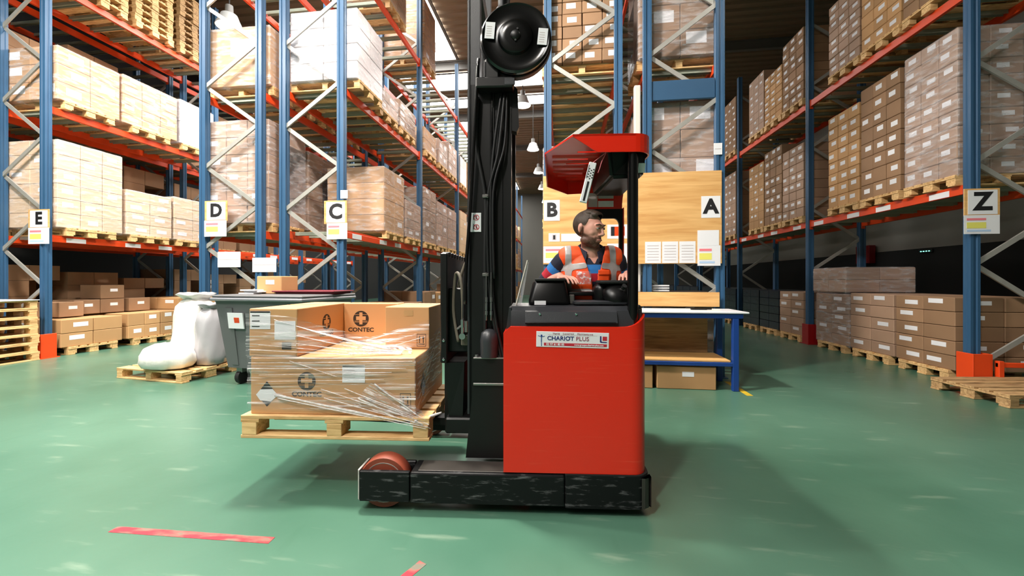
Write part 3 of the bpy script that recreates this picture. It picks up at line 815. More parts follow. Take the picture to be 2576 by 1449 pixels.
tag(MB().bbox(1.24, 2.09, -0.02, 0.02, 3.88, 4.16, 0.008).build('blue_tie_bar', 'rack_blue'), 'blue steel tie bar across the rack behind the A sheet', 'beam').location = (0, Y0 - 0.01, 0)

# ================================================================== workbench
t = thing('workbench', 'blue steel workbench with white top in front of the plywood boards', 'workbench', (0, 5.1, 0))
MB().bbox(-0.35, 2.22, 0, 0.6, 0.945, 0.965, 0.004).build('worktop', 'laminate', t)
MB().bbox(-0.30, 2.16, 0.02, 0.06, 0.885, 0.944, 0.004).build('front_rail', 'bench_blue', t)
MB().bbox(-0.30, 2.16, 0.54, 0.58, 0.885, 0.944, 0.004).build('back_rail', 'bench_blue', t)
for x in (-0.30, 2.04):
    for y in (0.02, 0.52):
        MB().bbox(x, x + 0.07, y, y + 0.06, 0.0, 0.885, 0.005).build('leg', 'bench_blue', t)
MB().bbox(-0.28, 2.02, 0.04, 0.575, 0.348, 0.372, 0.004).build('lower_shelf', 'plywood', t)
MB().bbox(-0.23, 2.04, 0.02, 0.05, 0.30, 0.347, 0.004).build('shelf_rail', 'bench_blue', t)
loose_carton(1.51, 5.40, 0.0, 0.70, 0.5, 0.285, 'card', 'plain brown carton on the floor under the bench, beside the blue leg', 0.0, 'y')
loose_carton(0.78, 5.40, 0.0, 0.66, 0.5, 0.285, 'card', 'brown carton on the floor under the bench, partly behind the red truck', 0.0, 'y')
for i in range(3):
    tag(MB().bbox(-0.12, 0.12, -0.08, 0.08, 0.0, 0.022, 0.004).build('tray', 'paper'), '%s white tray of the small pile on the rack beam above the bench' % ['lowest', 'middle', 'topmost'][i], 'tray', 'white trays').location = (1.38, 5.98, 1.19 + i * 0.035)
tag(MB().box(1.0, 2.12, 0.0, 0.7, 1.15, 1.188).build('back_shelf', 'plastic_dark'), 'dark shelf plate behind the plywood strip', 'shelf').location = (0, Y0 + 0.0, 0)
tag(MB().bbox(-0.10, 0.10, -0.02, 0.02, 0, 0.02, 0.004).cyl((0.1, 0, 0.01), (0.16, 0, 0.01), 0.008).build('tape_cutter', 'plastic_black'), 'small dark hand tool lying on the white worktop', 'tool').location = (1.75, 5.45, 0.966)

# floor markings
def strip(name, label, x0, y0, x1, y1, w, m, cat='marking'):
    d = Vector((x1 - x0, y1 - y0, 0)); n = Vector((-d.y, d.x, 0)).normalized() * w / 2
    a = Vector((x0, y0, 0)); b = Vector((x1, y1, 0)); up = Vector((0, 0, 0.0015))
    o = MB().hexa([a - n, b - n, b + n, a + n], [a - n + up, b - n + up, b + n + up, a + n + up]).build(name, m)
    return tag(o, label, cat, 'painted floor lines')
strip('floor_line', 'worn red line painted on the green floor in front of the wheel', -2.42, 1.86, -1.50, 1.885, 0.05, 'floor_red')
strip('floor_line', 'short red line end at the bottom edge of the picture', -0.665, 1.83, -0.80, 1.55, 0.045, 'floor_red')
strip('floor_line', 'yellow line on the floor beside the workbench leg', 2.16, 5.62, 2.165, 4.96, 0.07, 'floor_yellow')
strip('floor_line', 'yellow line on the floor beside the orange barrier', 5.0, 5.45, 5.9, 5.25, 0.07, 'floor_yellow')

# ================================================================== left foreground: bin, bags, pallets
# four-wheeled waste container
t = thing('waste_container', 'grey four-wheeled waste container beside the pallet of white bags', 'bin', (-3.70, 4.94, 0), -0.12)
b = MB()
b.hexa([(-0.58, -0.36, 0.22), (0.58, -0.36, 0.22), (0.58, 0.36, 0.22), (-0.58, 0.36, 0.22)], [(-0.66, -0.47, 1.10), (0.66, -0.47, 1.10), (0.66, 0.47, 1.10), (-0.66, 0.47, 1.10)])
b.build('body', 'bin_grey', t)
for x in (-0.45, 0.0, 0.45):
    MB().hexa([(x - 0.05, -0.372, 0.26), (x + 0.05, -0.372, 0.26), (x + 0.05, -0.35, 0.26), (x - 0.05, -0.35, 0.26)], [(x - 0.06, -0.476, 1.0), (x + 0.06, -0.476, 1.0), (x + 0.06, -0.45, 1.0), (x - 0.06, -0.45, 1.0)]).build('rib', 'bin_grey', t)
MB().bbox(-0.70, 0.70, -0.52, 0.52, 1.09, 1.13, 0.012).build('rim', 'bin_rim', t)
MB().bbox(-0.69, 0.69, -0.50, 0.52, 1.131, 1.165, 0.012).build('lid', 'bin_grey', t)
for x in (-0.45, 0.45):
    for y in (-0.27, 0.27):
        w = MB().cyl((x - 0.03, y, 0.09), (x + 0.03, y, 0.09), 0.09, n=20).build('wheel', 'rubber', t, 40)
        MB().bbox(x - 0.045, x + 0.045, y - 0.05, y + 0.05, 0.15, 0.225, 0.005).build('castor_fork', 'steel', w)
lb = MB().hexa([(-0.46, -0.455, 0.74), (-0.22, -0.455, 0.74), (-0.22, -0.44, 0.74), (-0.46, -0.44, 0.74)], [(-0.46, -0.478, 0.94), (-0.22, -0.478, 0.94), (-0.22, -0.46, 0.94), (-0.46, -0.46, 0.94)]).build('sticker', 'paper', t)
MB().hexa([(-0.36, -0.463, 0.81), (-0.28, -0.463, 0.81), (-0.28, -0.45, 0.81), (-0.36, -0.45, 0.81)], [(-0.36, -0.474, 0.88), (-0.28, -0.474, 0.88), (-0.28, -0.46, 0.88), (-0.36, -0.46, 0.88)]).build('printed_mark', 'rack_orange', lb)
# things lying on its lid
loose_carton(-3.95, 5.08, 1.1655, 0.40, 0.3, 0.24, 'card', 'small open-topped carton standing on the grey container', -0.1, 'y')
for i, (x, y, a) in enumerate(((-4.17, 4.85, .3), (-4.12, 4.88, .05), (-4.14, 4.84, -.2))):
    tag(MB().bbox(-0.11, 0.11, -0.08, 0.08, 0, 0.018, 0.004).build('white_pack', 'paper'), '%s of the flat white packs on the left of the container lid' % ['lowest', 'middle', 'topmost'][i], 'pack', 'flat white packs').location = (x, y, 1.1655 + i * 0.021)
o = tag(MB().bbox(-0.42, 0.42, -0.22, 0.22, 0, 0.03, 0.01).bbox(-0.45, 0.45, -0.25, 0.25, 0.026, 0.045, 0.006).build('maroon_lid', 'maroon'), 'dark red tray lying on the right of the container lid', 'tray')
o.location = (-3.43, 5.12, 1.1655)

# pallet with two white bags
pallet((-5.47, 5.06, 0), -0.135, 'pale wooden pallet on the floor carrying the white bags', True, 'pallet_wood', 'pallets on the floor')
def sack(name, label, m, prof, loc, sx, sy, seed, lean=(0, 0)):
    """crumpled bag: rings of a lathe profile pushed in and out"""
    rnd = random.Random(seed); n = 40; vs = []; fs = []
    phs = [rnd.uniform(0, 6.3) for _ in range(6)]
    for i, (r, z) in enumerate(prof):
        for k_ in range(n):
            a = 2 * math.pi * k_ / n
            cr = 1 + 0.05 * math.sin(3 * a + phs[0] + z * 5) + 0.035 * math.sin(7 * a + phs[1] - z * 9) + 0.025 * math.sin(13 * a + phs[2] + z * 15)
            q = 0.85
            cx = math.copysign(abs(math.cos(a)) ** q, math.cos(a)); sy_ = math.copysign(abs(math.sin(a)) ** q, math.sin(a))
            vs.append((cx * r * cr * sx + lean[0] * z, sy_ * r * cr * sy + lean[1] * z, z + 0.012 * math.sin(5 * a + phs[3] + i) * (0 if i < 2 else 1)))
        if i:
            for k_ in range(n): fs.append(((i - 1) * n + k_, (i - 1) * n + (k_ + 1) % n, i * n + (k_ + 1) % n, i * n + k_))
    fs += [tuple(reversed(range(n))), tuple(range((len(prof) - 1) * n, len(prof) * n))]
    b = MB(); b._add(vs, fs)
    o = b.build(name, m, None, 'all'); o.location = loc
    return tag(o, label, 'bag', 'bags on the floor pallet')
tall = [(0.20, 0.0), (0.27, 0.03), (0.295, 0.15), (0.30, 0.3), (0.29, 0.5), (0.285, 0.7), (0.26, 0.82), (0.19, 0.90), (0.15, 0.935), (0.19, 0.97), (0.25, 1.0), (0.20, 1.02), (0.05, 1.015)]
sack('tall_bag', 'tall white plastic sack standing at the back of the floor pallet', 'bag_white', tall, (-5.33, 5.18, 0.145), 0.90, 0.85, 4)
sack('tall_bag', 'grey translucent sack standing beside the tall white one on the floor pallet', 'bag_grey', [(r * 0.8, z * 0.86) for r, z in tall], (-5.02, 5.14, 0.145), 0.72, 0.9, 9)
low = [(0.18, 0.0), (0.29, 0.03), (0.335, 0.10), (0.33, 0.19), (0.28, 0.27), (0.18, 0.325), (0.06, 0.345)]
sack('round_bag', 'low round white bag at the front of the floor pallet', 'bag_white', low, (-5.36, 4.80, 0.145), 1.0, 0.72, 13)

# stack of empty pallets at the left edge
for i in range(7):
    pallet((-9.22 + random.uniform(-.012, .012), 5.06 + random.uniform(-.012, .012), i * 0.1445), R(90) + random.uniform(-.012, .012),
           'empty pallet, %s from the floor in the stack at the left edge' % ORD[i], True, 'pallet_wood', 'pallet stack at the left edge')
tag(MB().bbox(-0.4, 0.4, -0.6, 0.6, 0, 0.012, 0.003).build('cover_sheet', 'paper'), 'pale sheet lying on top of the pallet stack at the left edge', 'sheet').location = (-9.2, 5.06, 7 * 0.1445)
loose_carton(-9.5, 6.4, 0.66, 0.5, 0.4, 0.28, 'card_dark', 'dark brown carton set on the floor cartons just behind the E post', 0.05, 'x')
for i, (x, y, z) in enumerate(((-9.62, 7.2, 0.68), (-9.62, 7.2, 0.97), (-9.6, 7.72, 0.68), (-9.62, 6.75, 0.68))):
    loose_carton(x, y, z, 0.5, 0.44, 0.28, 'card_dark', 'dark carton in the shade at the back under the E rack, %s of four' % ['lower left', 'upper', 'right', 'leftmost'][i], 0, 'x')
for i, (x, y) in enumerate(()):
    loose_carton(x, y, 0, 1.0, 1.1, 1.0 + 0.2 * i, 'card_dark', 'large dark crate deep behind the E rack, %s from the near end' % ORD[i], 0, None, 'crates behind the E rack')

# right background details
o = tag(MB().bbox(-0.05, 0.0, -0.25, 0.25, 0, 0.12, 0.01).build('exit_light', 'plastic_dark'), 'dark emergency light with green dots on the right wall', 'light')
o.location = (11.925, 14.8, 2.26)
for i in range(4):
    MB().ell((-0.052, -0.15 + i * 0.1, 0.05), (0.012, 0.03, 0.016), None, 10, 6).build('green_lamp', 'exit_green', o)
o = thing('hose_cabinet', 'red fire hose cabinet on the grey right wall', 'cabinet', (11.925, 17.3, 2.0))
MB().bbox(-0.25, 0.0, -0.35, 0.35, 0, 0.7, 0.02).build('case', 'fire_red', o)
MB().bbox(-0.262, -0.25, -0.31, 0.31, 0.04, 0.66, 0.004).build('door', 'fire_red', o)
struct(MB().box(11.93, 12.0, -8, 36, 0, 2.42).build('wall_band_right', 'wall_dark'))  # dark band along the lower part of the right wall
pallet((5.2, 5.28, 0), 0.12, 'dark worn pallet on the floor by the orange barrier', True, 'pallet_wood_old', 'pallets on the floor')

# ================================================================== reach truck
# truck axes: x towards its rear (right in the picture), y across it away from the camera, z up; origin on the near side
T_LOC = cam_to_world(0, 2.28, 0); T_RZ = YAW - R(2.5)
T = thing('reach_truck', 'red and black reach truck with raised mast, driven across the green floor', 'forklift', T_LOC, T_RZ)
TM = Matrix.Translation(T_LOC) @ Matrix.Rotation(T_RZ, 4, 'Z')
def on_truck(o, x, y, z, rz=0.0):
    o.location = TM @ Vector((x, y, z)); o.rotation_euler = (0, 0, T_RZ + rz); return o
def rounded(x0, x1, y0, y1, r_left, r_right, n=6):
    pts = []
    for cx, cy, r, a0 in ((x1 - r_right, y0 + r_right, r_right, -90), (x1 - r_right, y1 - r_right, r_right, 0), (x0 + r_left, y1 - r_left, r_left, 90), (x0 + r_left, y0 + r_left, r_left, 180)):
        for i in range(n + 1):
            a = R(a0 + 90 * i / n); pts.append((cx + r * math.cos(a), cy + r * math.sin(a)))
    return pts

# --- legs and chassis
for y0, s in ((0.0, 1), (1.27, -1)):
    ya, yb = (y0, y0 + 0.17) if s > 0 else (y0 - 0.17, y0)
    leg = MB().bbox(-0.593, 0.300, ya, yb, 0.055, 0.235, 0.01, 0, 2).build('support_leg', 'scratched_black', T)
    po = (y0, y0 + 0.03) if s > 0 else (y0 - 0.03, y0); pi_ = (y0 + 0.145, y0 + 0.17) if s > 0 else (y0 - 0.17, y0 - 0.145)
    MB().bbox(-0.893, -0.597, po[0], po[1], 0.060, 0.235, 0.006, 0, 2).build('side_plate', 'scratched_black', leg)
    MB().bbox(-0.893, -0.597, pi_[0], pi_[1], 0.060, 0.235, 0.006).build('side_plate', 'scratched_black', leg)
    MB().prism([(-0.893, ya), (-0.893, yb), (-0.905, yb - 0.012), (-0.905, ya + 0.012)], 'z', 0.068, 0.240).build('nose_plate', 'worn_edge', leg)
    yc = y0 + 0.088 * s
    wl = MB().lathe([(0.06, -0.045), (0.118, -0.045), (0.144, -0.047), (0.15, -0.038), (0.15, 0.038), (0.144, 0.047), (0.118, 0.045), (0.06, 0.045)], (-0.764, yc, 0.151), (0, 1, 0), 40).build('load_wheel', 'tyre_orange', T, 40)
    MB().lathe([(0.0, -0.050), (0.035, -0.050), (0.04, -0.040), (0.095, -0.036), (0.117, -0.048), (0.119, -0.03), (0.119, 0.03), (0.117, 0.048), (0.095, 0.036), (0.04, 0.040), (0.035, 0.05), (0, 0.05)], (-0.764, yc, 0.151), (0, 1, 0), 32).build('hub', 'worn_edge', wl, 40)
ch = MB().prism(rounded(0.303, 0.79, 0.0, 1.27, 0.012, 0.085), 'z', 0.05, 0.235).build('chassis', 'scratched_black', T, 40)
MB().prism(rounded(0.303, 0.788, 0.002, 1.268, 0.012, 0.085), 'z', 0.2352, 0.242).build('rubber_seam', 'rubber', ch)
MB().prism(rounded(0.75, 0.7945, -0.001, 0.08, 0.004, 0.06), 'z', 0.056, 0.228).build('worn_corner', 'track', ch, 40)
MB().bbox(-0.55, 0.25, 0.02, 0.15, 0.236, 0.240, 0.002).build('track_plate', 'track', T)
MB().cyl((0.60, 0.30, 0.165), (0.60, 0.46, 0.165), 0.165, n=32).build('drive_wheel', 'rubber', T, 40)
MB().cyl((0.60, 0.85, 0.075), (0.60, 0.93, 0.075), 0.075, n=24).build('castor_wheel', 'rubber', T, 40)
MB().bbox(0.1, 0.74, 0.06, 0.28, 0.02, 0.06, 0.01).build('skid_plate', 'truck_black', T)

# --- red body shell
def body_top(x):
    if x < -0.012: return 1.045 + (x + 0.05) / 0.038 * 0.038
    if x < 0.64: return 1.083
    return 1.083 + 0.075 * ((x - 0.64) / 0.14) ** 2
out = []
xs = [-0.05, -0.031, -0.012, 0.1, 0.3, 0.5, 0.62, 0.66, 0.68]
for x in xs: out.append((x, 0.01))
for i in range(1, 9):
    a = R(-90 + 90 * i / 8); out.append((0.69 + 0.085 * math.cos(a), 0.095 + 0.085 * math.sin(a)))
for y in (0.3, 0.6, 0.9, 1.175): out.append((0.775, y))
for i in range(1, 9):
    a = R(90 * i / 8); out.append((0.69 + 0.085 * math.cos(a), 1.175 + 0.085 * math.sin(a)))
for x in (0.5, 0.3, 0.1, -0.05): out.append((x, 1.26))
inn = []
for x, y in out:
    cx, cy = 0.36, 0.635
    inn.append((cx + (x - cx) * (1 - 0.022 / 0.41), cy + (y - cy) * (1 - 0.022 / 0.62)))
b = MB(); n = len(out)
def bulge(y, z): return 0.0
vs = [(x, y, 0.243) for x, y in out] + [(x, y, body_top(x)) for x, y in out] + [(x, y, body_top(x)) for x, y in inn] + [(x, y, 0.243) for x, y in inn]
fs = []
for i in range(n):
    j = (i + 1) % n
    for k_ in range(3): fs.append((k_ * n + i, k_ * n + j, (k_ + 1) * n + j, (k_ + 1) * n + i))
    fs.append((3 * n + i, 3 * n + j, j, i))
b._add(vs, fs)
body = b.build('body', 'truck_red', T, 30)
# --- name sticker
st = MB().bbox(0.118, 0.531, 0.0068, 0.0095, 0.964, 1.053, 0.001).build('sticker', 'paper', T, label='white dealer sticker with a blue and red company name')
st.rotation_euler = (0, R(1.2), 0); st.location = (0.0, 0, 0.0075)
YS = 0.006
text(st, 'Vente   Location   Maintenance', 0.325, 1.0425, 0.0145, YS, 'ink_rose', 0.0, space=1.22)
MB().box(0.185, 0.465, 0.0062, 0.0068, 1.0335, 1.0342).build('printed_line', 'ink_rose', st)
text(st, 'CHARIOT', 0.2565, 1.0145, 0.033, YS, 'ink_blue', 0.0006, squash=1.06)
MB().box(0.300, 0.330, 0.0058, 0.0066, 1.0235, 1.0262).build('printed_line', 'ink_blue', st)
text(st, 'PLUS', 0.381, 1.0145, 0.033, YS, 'ink_rose', 0.0002, squash=1.06)
bandp = MB().box(0.162, 0.520, 0.0060, 0.0068, 0.9725, 0.9885).build('printed_band', 'ink_red', st)
text(bandp, '02 97 61 85 85', 0.227, 0.9802, 0.0165, 0.0052, 'paper', 0.0004, squash=1.02)
text(bandp, 'www.groupe-chariot-plus.com', 0.418, 0.9802, 0.0135, 0.0052, 'paper', 0.0003, squash=1.0)
MB().box(0.495, 0.520, 0.0058, 0.0066, 1.0085, 1.032).build('printed_square', 'ink_red', st)
MB().prism([(0.480, 1.034), (0.488, 1.034), (0.488, 1.006), (0.4915, 1.0025), (0.520, 1.0010), (0.520, 0.9962), (0.486, 0.9962), (0.480, 1.0)], 'y', 0.0058, 0.0066).build('printed_corner', 'ink_blue', st)
fig = MB()          # small stick figure with spread arms
fig.bar((0.1475, 0.0062, 1.022), (0.1475, 0.0062, 0.992), 0.0012, 0.005, (1, 0, 0)).bar((0.1475, 0.0062, 1.0215), (0.128, 0.0062, 1.028), 0.0012, 0.0028).bar((0.1475, 0.0062, 1.0215), (0.167, 0.0062, 1.026), 0.0012, 0.0028)
fig.bar((0.1475, 0.0062, 0.994), (0.149, 0.0062, 0.969), 0.0012, 0.004, (1, 0, 0)).cyl((0.1475, 0.0068, 1.029), (0.1475, 0.0056, 1.029), 0.0055, n=14)
fig.build('printed_figure', 'bench_blue', st)

# --- hood, console
hood = MB().prism([(0.034, 1.02), (0.034, 1.088), (0.062, 1.172), (0.10, 1.195), (0.36, 1.20), (0.36, 1.02)], 'x', -0.008, 0.70).build('hood', 'plastic_dark', T, 30)
MB().prism([(0.040, 1.098), (0.020, 1.104), (0.044, 1.166), (0.070, 1.175)], 'x', 0.075, 0.605).build('hood_lid', 'plastic_dark', hood, 30)
MB().prism([(0.034, 1.0985), (0.0175, 1.1035), (0.0215, 1.110), (0.037, 1.105)], 'x', 0.085, 0.595).build('handle_edge', 'plastic_black', hood)
for x in (0.16, 0.37): MB().cyl((x, 0.03, 1.153), (x, 0.045, 1.157), 0.006, n=10).build('screw', 'chrome', hood)
MB().prism([(-0.045, 1.0), (-0.008, 1.0), (-0.008, 1.19), (-0.02, 1.19)], 'y', 0.06, 0.40).build('hood_cheek', 'plastic_dark', hood)
MB().bbox(0.37, 0.69, 0.14, 0.34, 1.198, 1.225, 0.02, 0, 2).build('hood_ridge', 'plastic_dark', hood, 40)
MB().bbox(0.715, 0.775, 0.12, 0.62, 1.05, 1.205, 0.025, 0, 3).build('side_pad', 'plastic_dark', T, 40)
MB().cyl((0.745, 0.10, 1.05), (0.745, 0.10, 1.18), 0.018, n=14).build('grip_rail', 'plastic_dark', T, 40)
lc = MB().hexa([(0.09, 0.17, 1.198), (0.35, 0.17, 1.198), (0.35, 0.42, 1.198), (0.09, 0.42, 1.198)], [(0.135, 0.22, 1.352), (0.325, 0.22, 1.352), (0.335, 0.42, 1.352), (0.125, 0.42, 1.352)])
m_ = lc.mesh('control_console', 'plastic_black'); bm = bmesh.new(); bm.from_mesh(m_); bmesh.ops.bevel(bm, geom=bm.edges[:], offset=0.022, segments=3, affect='EDGES', profile=0.5); bm.to_mesh(m_); bm.free()
m_.polygons.foreach_set('use_smooth', [True] * len(m_.polygons))
lcon = place(m_, 'control_console', T)
MB().bbox(0.135, 0.325, 0.20, 0.40, 1.345, 1.362, 0.008, 0, 2).build('padded_edge', 'rubber', lcon, 40)
sb_ = MB().bbox(0.505, 0.745, 0.22, 0.44, 1.198, 1.335, 0.05, 0, 4).build('steering_console', 'plastic_black', T, 40)
sw = MB().lathe([(0.0, 0.052), (0.032, 0.050), (0.068, 0.037), (0.086, 0.016), (0.09, 0.0), (0.08, -0.015), (0.05, -0.02)], (0.640, 0.21, 1.262), (0, -0.75, 0.66), 36).build('steering_wheel', 'plastic_black', T, 60)
MB().cyl((0.665, 0.160, 1.300), (0.672, 0.140, 1.318), 0.012, 0.015, 14).build('spinner_knob', 'rubber', sw, 40)
MB().bbox(0.53, 0.735, 0.18, 0.42, 1.328, 1.350, 0.010, 0, 2).build('padded_edge', 'rubber', sb_, 40)
MB().bbox(0.345, 0.51, 0.26, 0.40, 1.252, 1.278, 0.01, 0, 2).build('arm_rest', 'plastic_black', T, 40)
MB().bbox(0.350, 0.385, 0.24, 0.28, 1.198, 1.26, 0.006).build('bracket', 'steel', T)
MB().box(0.13, 0.20, 0.150, 0.152, 1.20, 1.225).build('note', 'paper', T)
MB().bbox(0.42, 0.47, 0.19, 0.21, 1.20, 1.212, 0.003).build('warning_tab', 'truck_red', T)
MB().prism([(0.015, 1.19), (0.050, 1.19), (0.095, 1.46), (0.085, 1.475)], 'y', 0.20, 0.206).build('clear_guard', 'clear_guard', T)
MB().tube([(0.017, 0.2, 1.195), (0.05, 0.2, 1.33), (0.088, 0.2, 1.475)], 0.005, 6).build('guard_edge', 'pipe_white', T)
# --- seat
seat = MB().bbox(0.30, 0.74, 0.40, 0.84, 0.86, 0.97, 0.04, 0, 3).build('seat', 'rubber', T, 40)
MB().bbox(0.34, 0.70, 0.69, 0.78, 0.93, 1.45, 0.04, 0, 3).build('backrest', 'rubber', T, 40)
MB().bbox(0.33, 0.70, 0.45, 0.85, 0.26, 0.862, 0.02).build('seat_base', 'truck_black', T)

# --- overhead guard
ZT = 2.192
A_ = (0.35, 0.03); B_ = (0.20, 0.36); C_ = (0.235, 0.82); D_ = (0.42, 1.10)
def left_x(y):
    P = [A_, B_, C_, D_]
    for (xa, ya), (xb, yb) in zip(P, P[1:]):
        if ya <= y <= yb: return xa + (xb - xa) * (y - ya) / (yb - ya)
    return D_[0]
def right_x(y):
    if y < 0.13: return 0.71 + math.sqrt(max(0, 0.01 - (0.13 - y) ** 2))
    if y > 1.0: return 0.71 + math.sqrt(max(0, 0.01 - (y - 1.0) ** 2))
    return 0.81
roof = MB()
ys = [0.03, 0.06, 0.09, 0.13, 0.20, 0.30, 0.325, 0.36, 0.455, 0.475, 0.56, 0.58, 0.70, 0.82, 0.95, 1.0, 1.03, 1.07, 1.099]
SLOT = {(0.30, 0.325): (0.41, 0.60), (0.455, 0.475): (0.36, 0.50), (0.56, 0.58): (0.36, 0.55)}
for ya, yb in zip(ys, ys[1:]):
    spans = [(left_x(ya), left_x(yb), right_x(ya), right_x(yb))]
    if (ya, yb) in SLOT:
        a, c = SLOT[(ya, yb)]; l0, l1, r0, r1 = spans[0]
        spans = [(l0, l1, a, a), (c, c, r0, r1)]
    for l0, l1, r0, r1 in spans:
        roof.hexa([(l0, ya, ZT - 0.012), (r0, ya, ZT - 0.012), (r1, yb, ZT - 0.012), (l1, yb, ZT - 0.012)], [(l0, ya, ZT), (r0, ya, ZT), (r1, yb, ZT), (l1, yb, ZT)])
og = roof.build('overhead_guard', 'truck_red', T)
for yv in (0.40, 0.52, 0.64, 0.76, 0.88, 0.99):      # pressed ribs underneath
    MB().prism([(yv - 0.008, ZT - 0.012), (yv + 0.008, ZT - 0.012), (yv, ZT - 0.024)], 'x', left_x(yv) + 0.05, 0.70).build('rib', 'truck_red', og)
# skirt around it
sk = MB()
def wall(p, q, zp, zq, th=0.008):
    """upright plate from p to q with its own lower edge at each end"""
    p = Vector((p[0], p[1], 0)); q = Vector((q[0], q[1], 0)); d = (q - p).normalized(); nn = Vector((-d.y, d.x, 0)) * th
    lo = [p + Vector((0, 0, zp)), q + Vector((0, 0, zq)), q + nn + Vector((0, 0, zq)), p + nn + Vector((0, 0, zp))]
    hi = [Vector((v.x, v.y, ZT + 0.001)) for v in lo]
    sk.hexa(lo, hi)
wall(A_, (0.49, 0.03), ZT - 0.012, 2.088); wall((0.49, 0.03), (0.71, 0.03), 2.088, 2.088)
prev = (0.71, 0.03)
for i in range(1, 7):
    a = R(-90 + 90 * i / 6); cur = (0.71 + 0.1 * math.cos(a), 0.13 + 0.1 * math.sin(a)); wall(prev, cur, 2.088, 2.088); prev = cur
wall((0.81, 0.13), (0.81, 1.0), 2.088, 2.088)
prev = (0.81, 1.0)
for i in range(1, 7):
    a = R(90 * i / 6); cur = (0.71 + 0.1 * math.cos(a), 1.0 + 0.1 * math.sin(a)); wall(prev, cur, 2.088, 2.088); prev = cur
wall((0.71, 1.10), D_, 2.088, 2.075); wall(D_, C_, 2.075, 2.075); wall(C_, B_, 2.075, ZT - 0.025)
sk.build('guard_skirt', 'truck_red', og)
MB().cyl((0.703, 0.075, 1.06), (0.703, 0.075, 2.18), 0.031, n=24).build('post', 'truck_gloss', T, 40)
hs = MB().hexa([(0.59, 0.14, 1.965), (0.78, 0.12, 1.965), (0.775, 0.62, 1.955), (0.56, 0.62, 1.955)], [(0.555, 0.07, 2.175), (0.80, 0.10, 2.175), (0.80, 0.75, 2.175), (0.545, 0.75, 2.175)])
m_ = hs.mesh('light_housing', 'plastic_black'); bm = bmesh.new(); bm.from_mesh(m_); bmesh.ops.bevel(bm, geom=bm.edges[:], offset=0.02, segments=2, affect='EDGES'); bm.to_mesh(m_); bm.free()
hsg = place(m_, 'light_housing', og)
stk = MB().hexa([(0.745, 0.118, 1.99), (0.785, 0.118, 1.99), (0.785, 0.12, 1.99), (0.745, 0.12, 1.99)], [(0.747, 0.105, 2.043), (0.787, 0.105, 2.043), (0.787, 0.107, 2.043), (0.747, 0.107, 2.043)]).build('sticker', 'paper', og)
MB().lathe([(0.055, 0.0), (0.055, 0.01), (0.05, 0.03), (0.03, 0.046), (0.0, 0.05)], (0.73, 0.22, ZT), (0, 0, 1), 24).build('beacon', 'beacon', og, 60)
# red pillar behind the driver and the black frame below it
pil = []
for i in range(9):
    f = i / 8; pil.append((0.505 + 0.035 * math.sin(f * math.pi / 2), 2.18 - 0.29 * f))
pil2 = [(0.855 - (x - 0.505) * 1.6, z) for x, z in reversed(pil)]
pr = MB().prism(pil + pil2, 'y', 0.76, 0.80).build('rear_pillar', 'truck_red', T, 30)
for x0, x1, z0, z1, m in ((0.545, 0.615, 1.905, 2.01, 'paper_grey'), (0.62, 0.735, 1.968, 2.01, 'paper_grey'), (0.62, 0.735, 1.905, 1.95, 'paper')):
    MB().box(x0, x1, 0.757, 0.76, z0, z1).build('sticker', m, pr)
ib = []
for i in range(9):
    a = R(180 - 90 * i / 8); ib.append((0.60 + 0.04 * math.cos(a), 1.77 + 0.05 * math.sin(a)))
for i in range(9):
    a = R(90 - 90 * i / 8); ib.append((0.74 + 0.04 * math.cos(a), 1.77 + 0.05 * math.sin(a)))
MB().prism([(0.535, 1.0), (0.535, 1.893), (0.805, 1.893), (0.805, 1.0), (0.78, 1.0)] + list(reversed(ib)) + [(0.56, 1.0)], 'y', 0.765, 0.795).build('rear_frame', 'truck_black', T)
MB().bbox(0.806, 0.816, 0.765, 0.795, 1.2, 1.9, 0.002).build('rear_edge', 'truck_red', T)

# --- mast
mast = MB()
for y0 in (0.22, 0.97):
    # outer channel, middle channel, inner channel of this side, each a C-section
    mast.box(-0.250, -0.112, y0, y0 + 0.012, 0.30, 2.585); mast.box(-0.250, -0.238, y0, y0 + 0.09, 0.30, 2.585); mast.box(-0.124, -0.112, y0, y0 + 0.09, 0.30, 2.585)
ms = mast.build('mast', 'truck_black', T)
mid = MB()
for y0 in (0.235, 0.955):
    mid.box(-0.110, 0.012, y0 + 0.012, y0 + 0.024, 0.34, 2.60); mid.box(-0.012, 0.012, y0, y0 + 0.085, 0.34, 2.60); mid.box(-0.110, -0.098, y0, y0 + 0.085, 0.34, 2.60)
    mid.box(-0.075, -0.045, y0 + 0.004, y0 + 0.014, 0.34, 2.60)
mid.build('mast_channel', 'truck_black', ms)
inn_ = MB()
for y0 in (0.245, 0.945):
    inn_.box(-0.262, -0.190, y0, y0 + 0.085, 0.5, 4.3); inn_.box(-0.268, -0.255, y0 - 0.01, y0 + 0.095, 0.5, 4.3)
inn_.build('inner_mast', 'plastic_dark', ms)
for z in (2.50, 3.3, 4.2): MB().box(-0.24, -0.20, 0.30, 0.98, z, z + 0.12).build('mast_crossbar', 'truck_black', ms)
MB().box(-0.10, -0.02, 0.30, 0.98, 2.42, 2.58).build('mast_crossbar', 'truck_black', ms)
MB().cyl((-0.06, 0.645, 0.4), (-0.06, 0.645, 3.6), 0.045, n=20).build('lift_cylinder', 'truck_black', ms, 40)
MB().bbox(-0.205, 0.030, 0.150, 0.33, 2.535, 2.60, 0.008).build('mast_head', 'truck_black', ms)
MB().bbox(-0.03, 0.038, 0.148, 0.16, 2.545, 2.59, 0.004).build('head_plate', 'plastic_dark', ms)
MB().prism([(0.012, 2.60), (0.050, 2.56), (0.060, 2.32), (0.045, 2.29), (0.012, 2.30)], 'y', 0.24, 0.30).build('side_bracket', 'truck_black', ms)
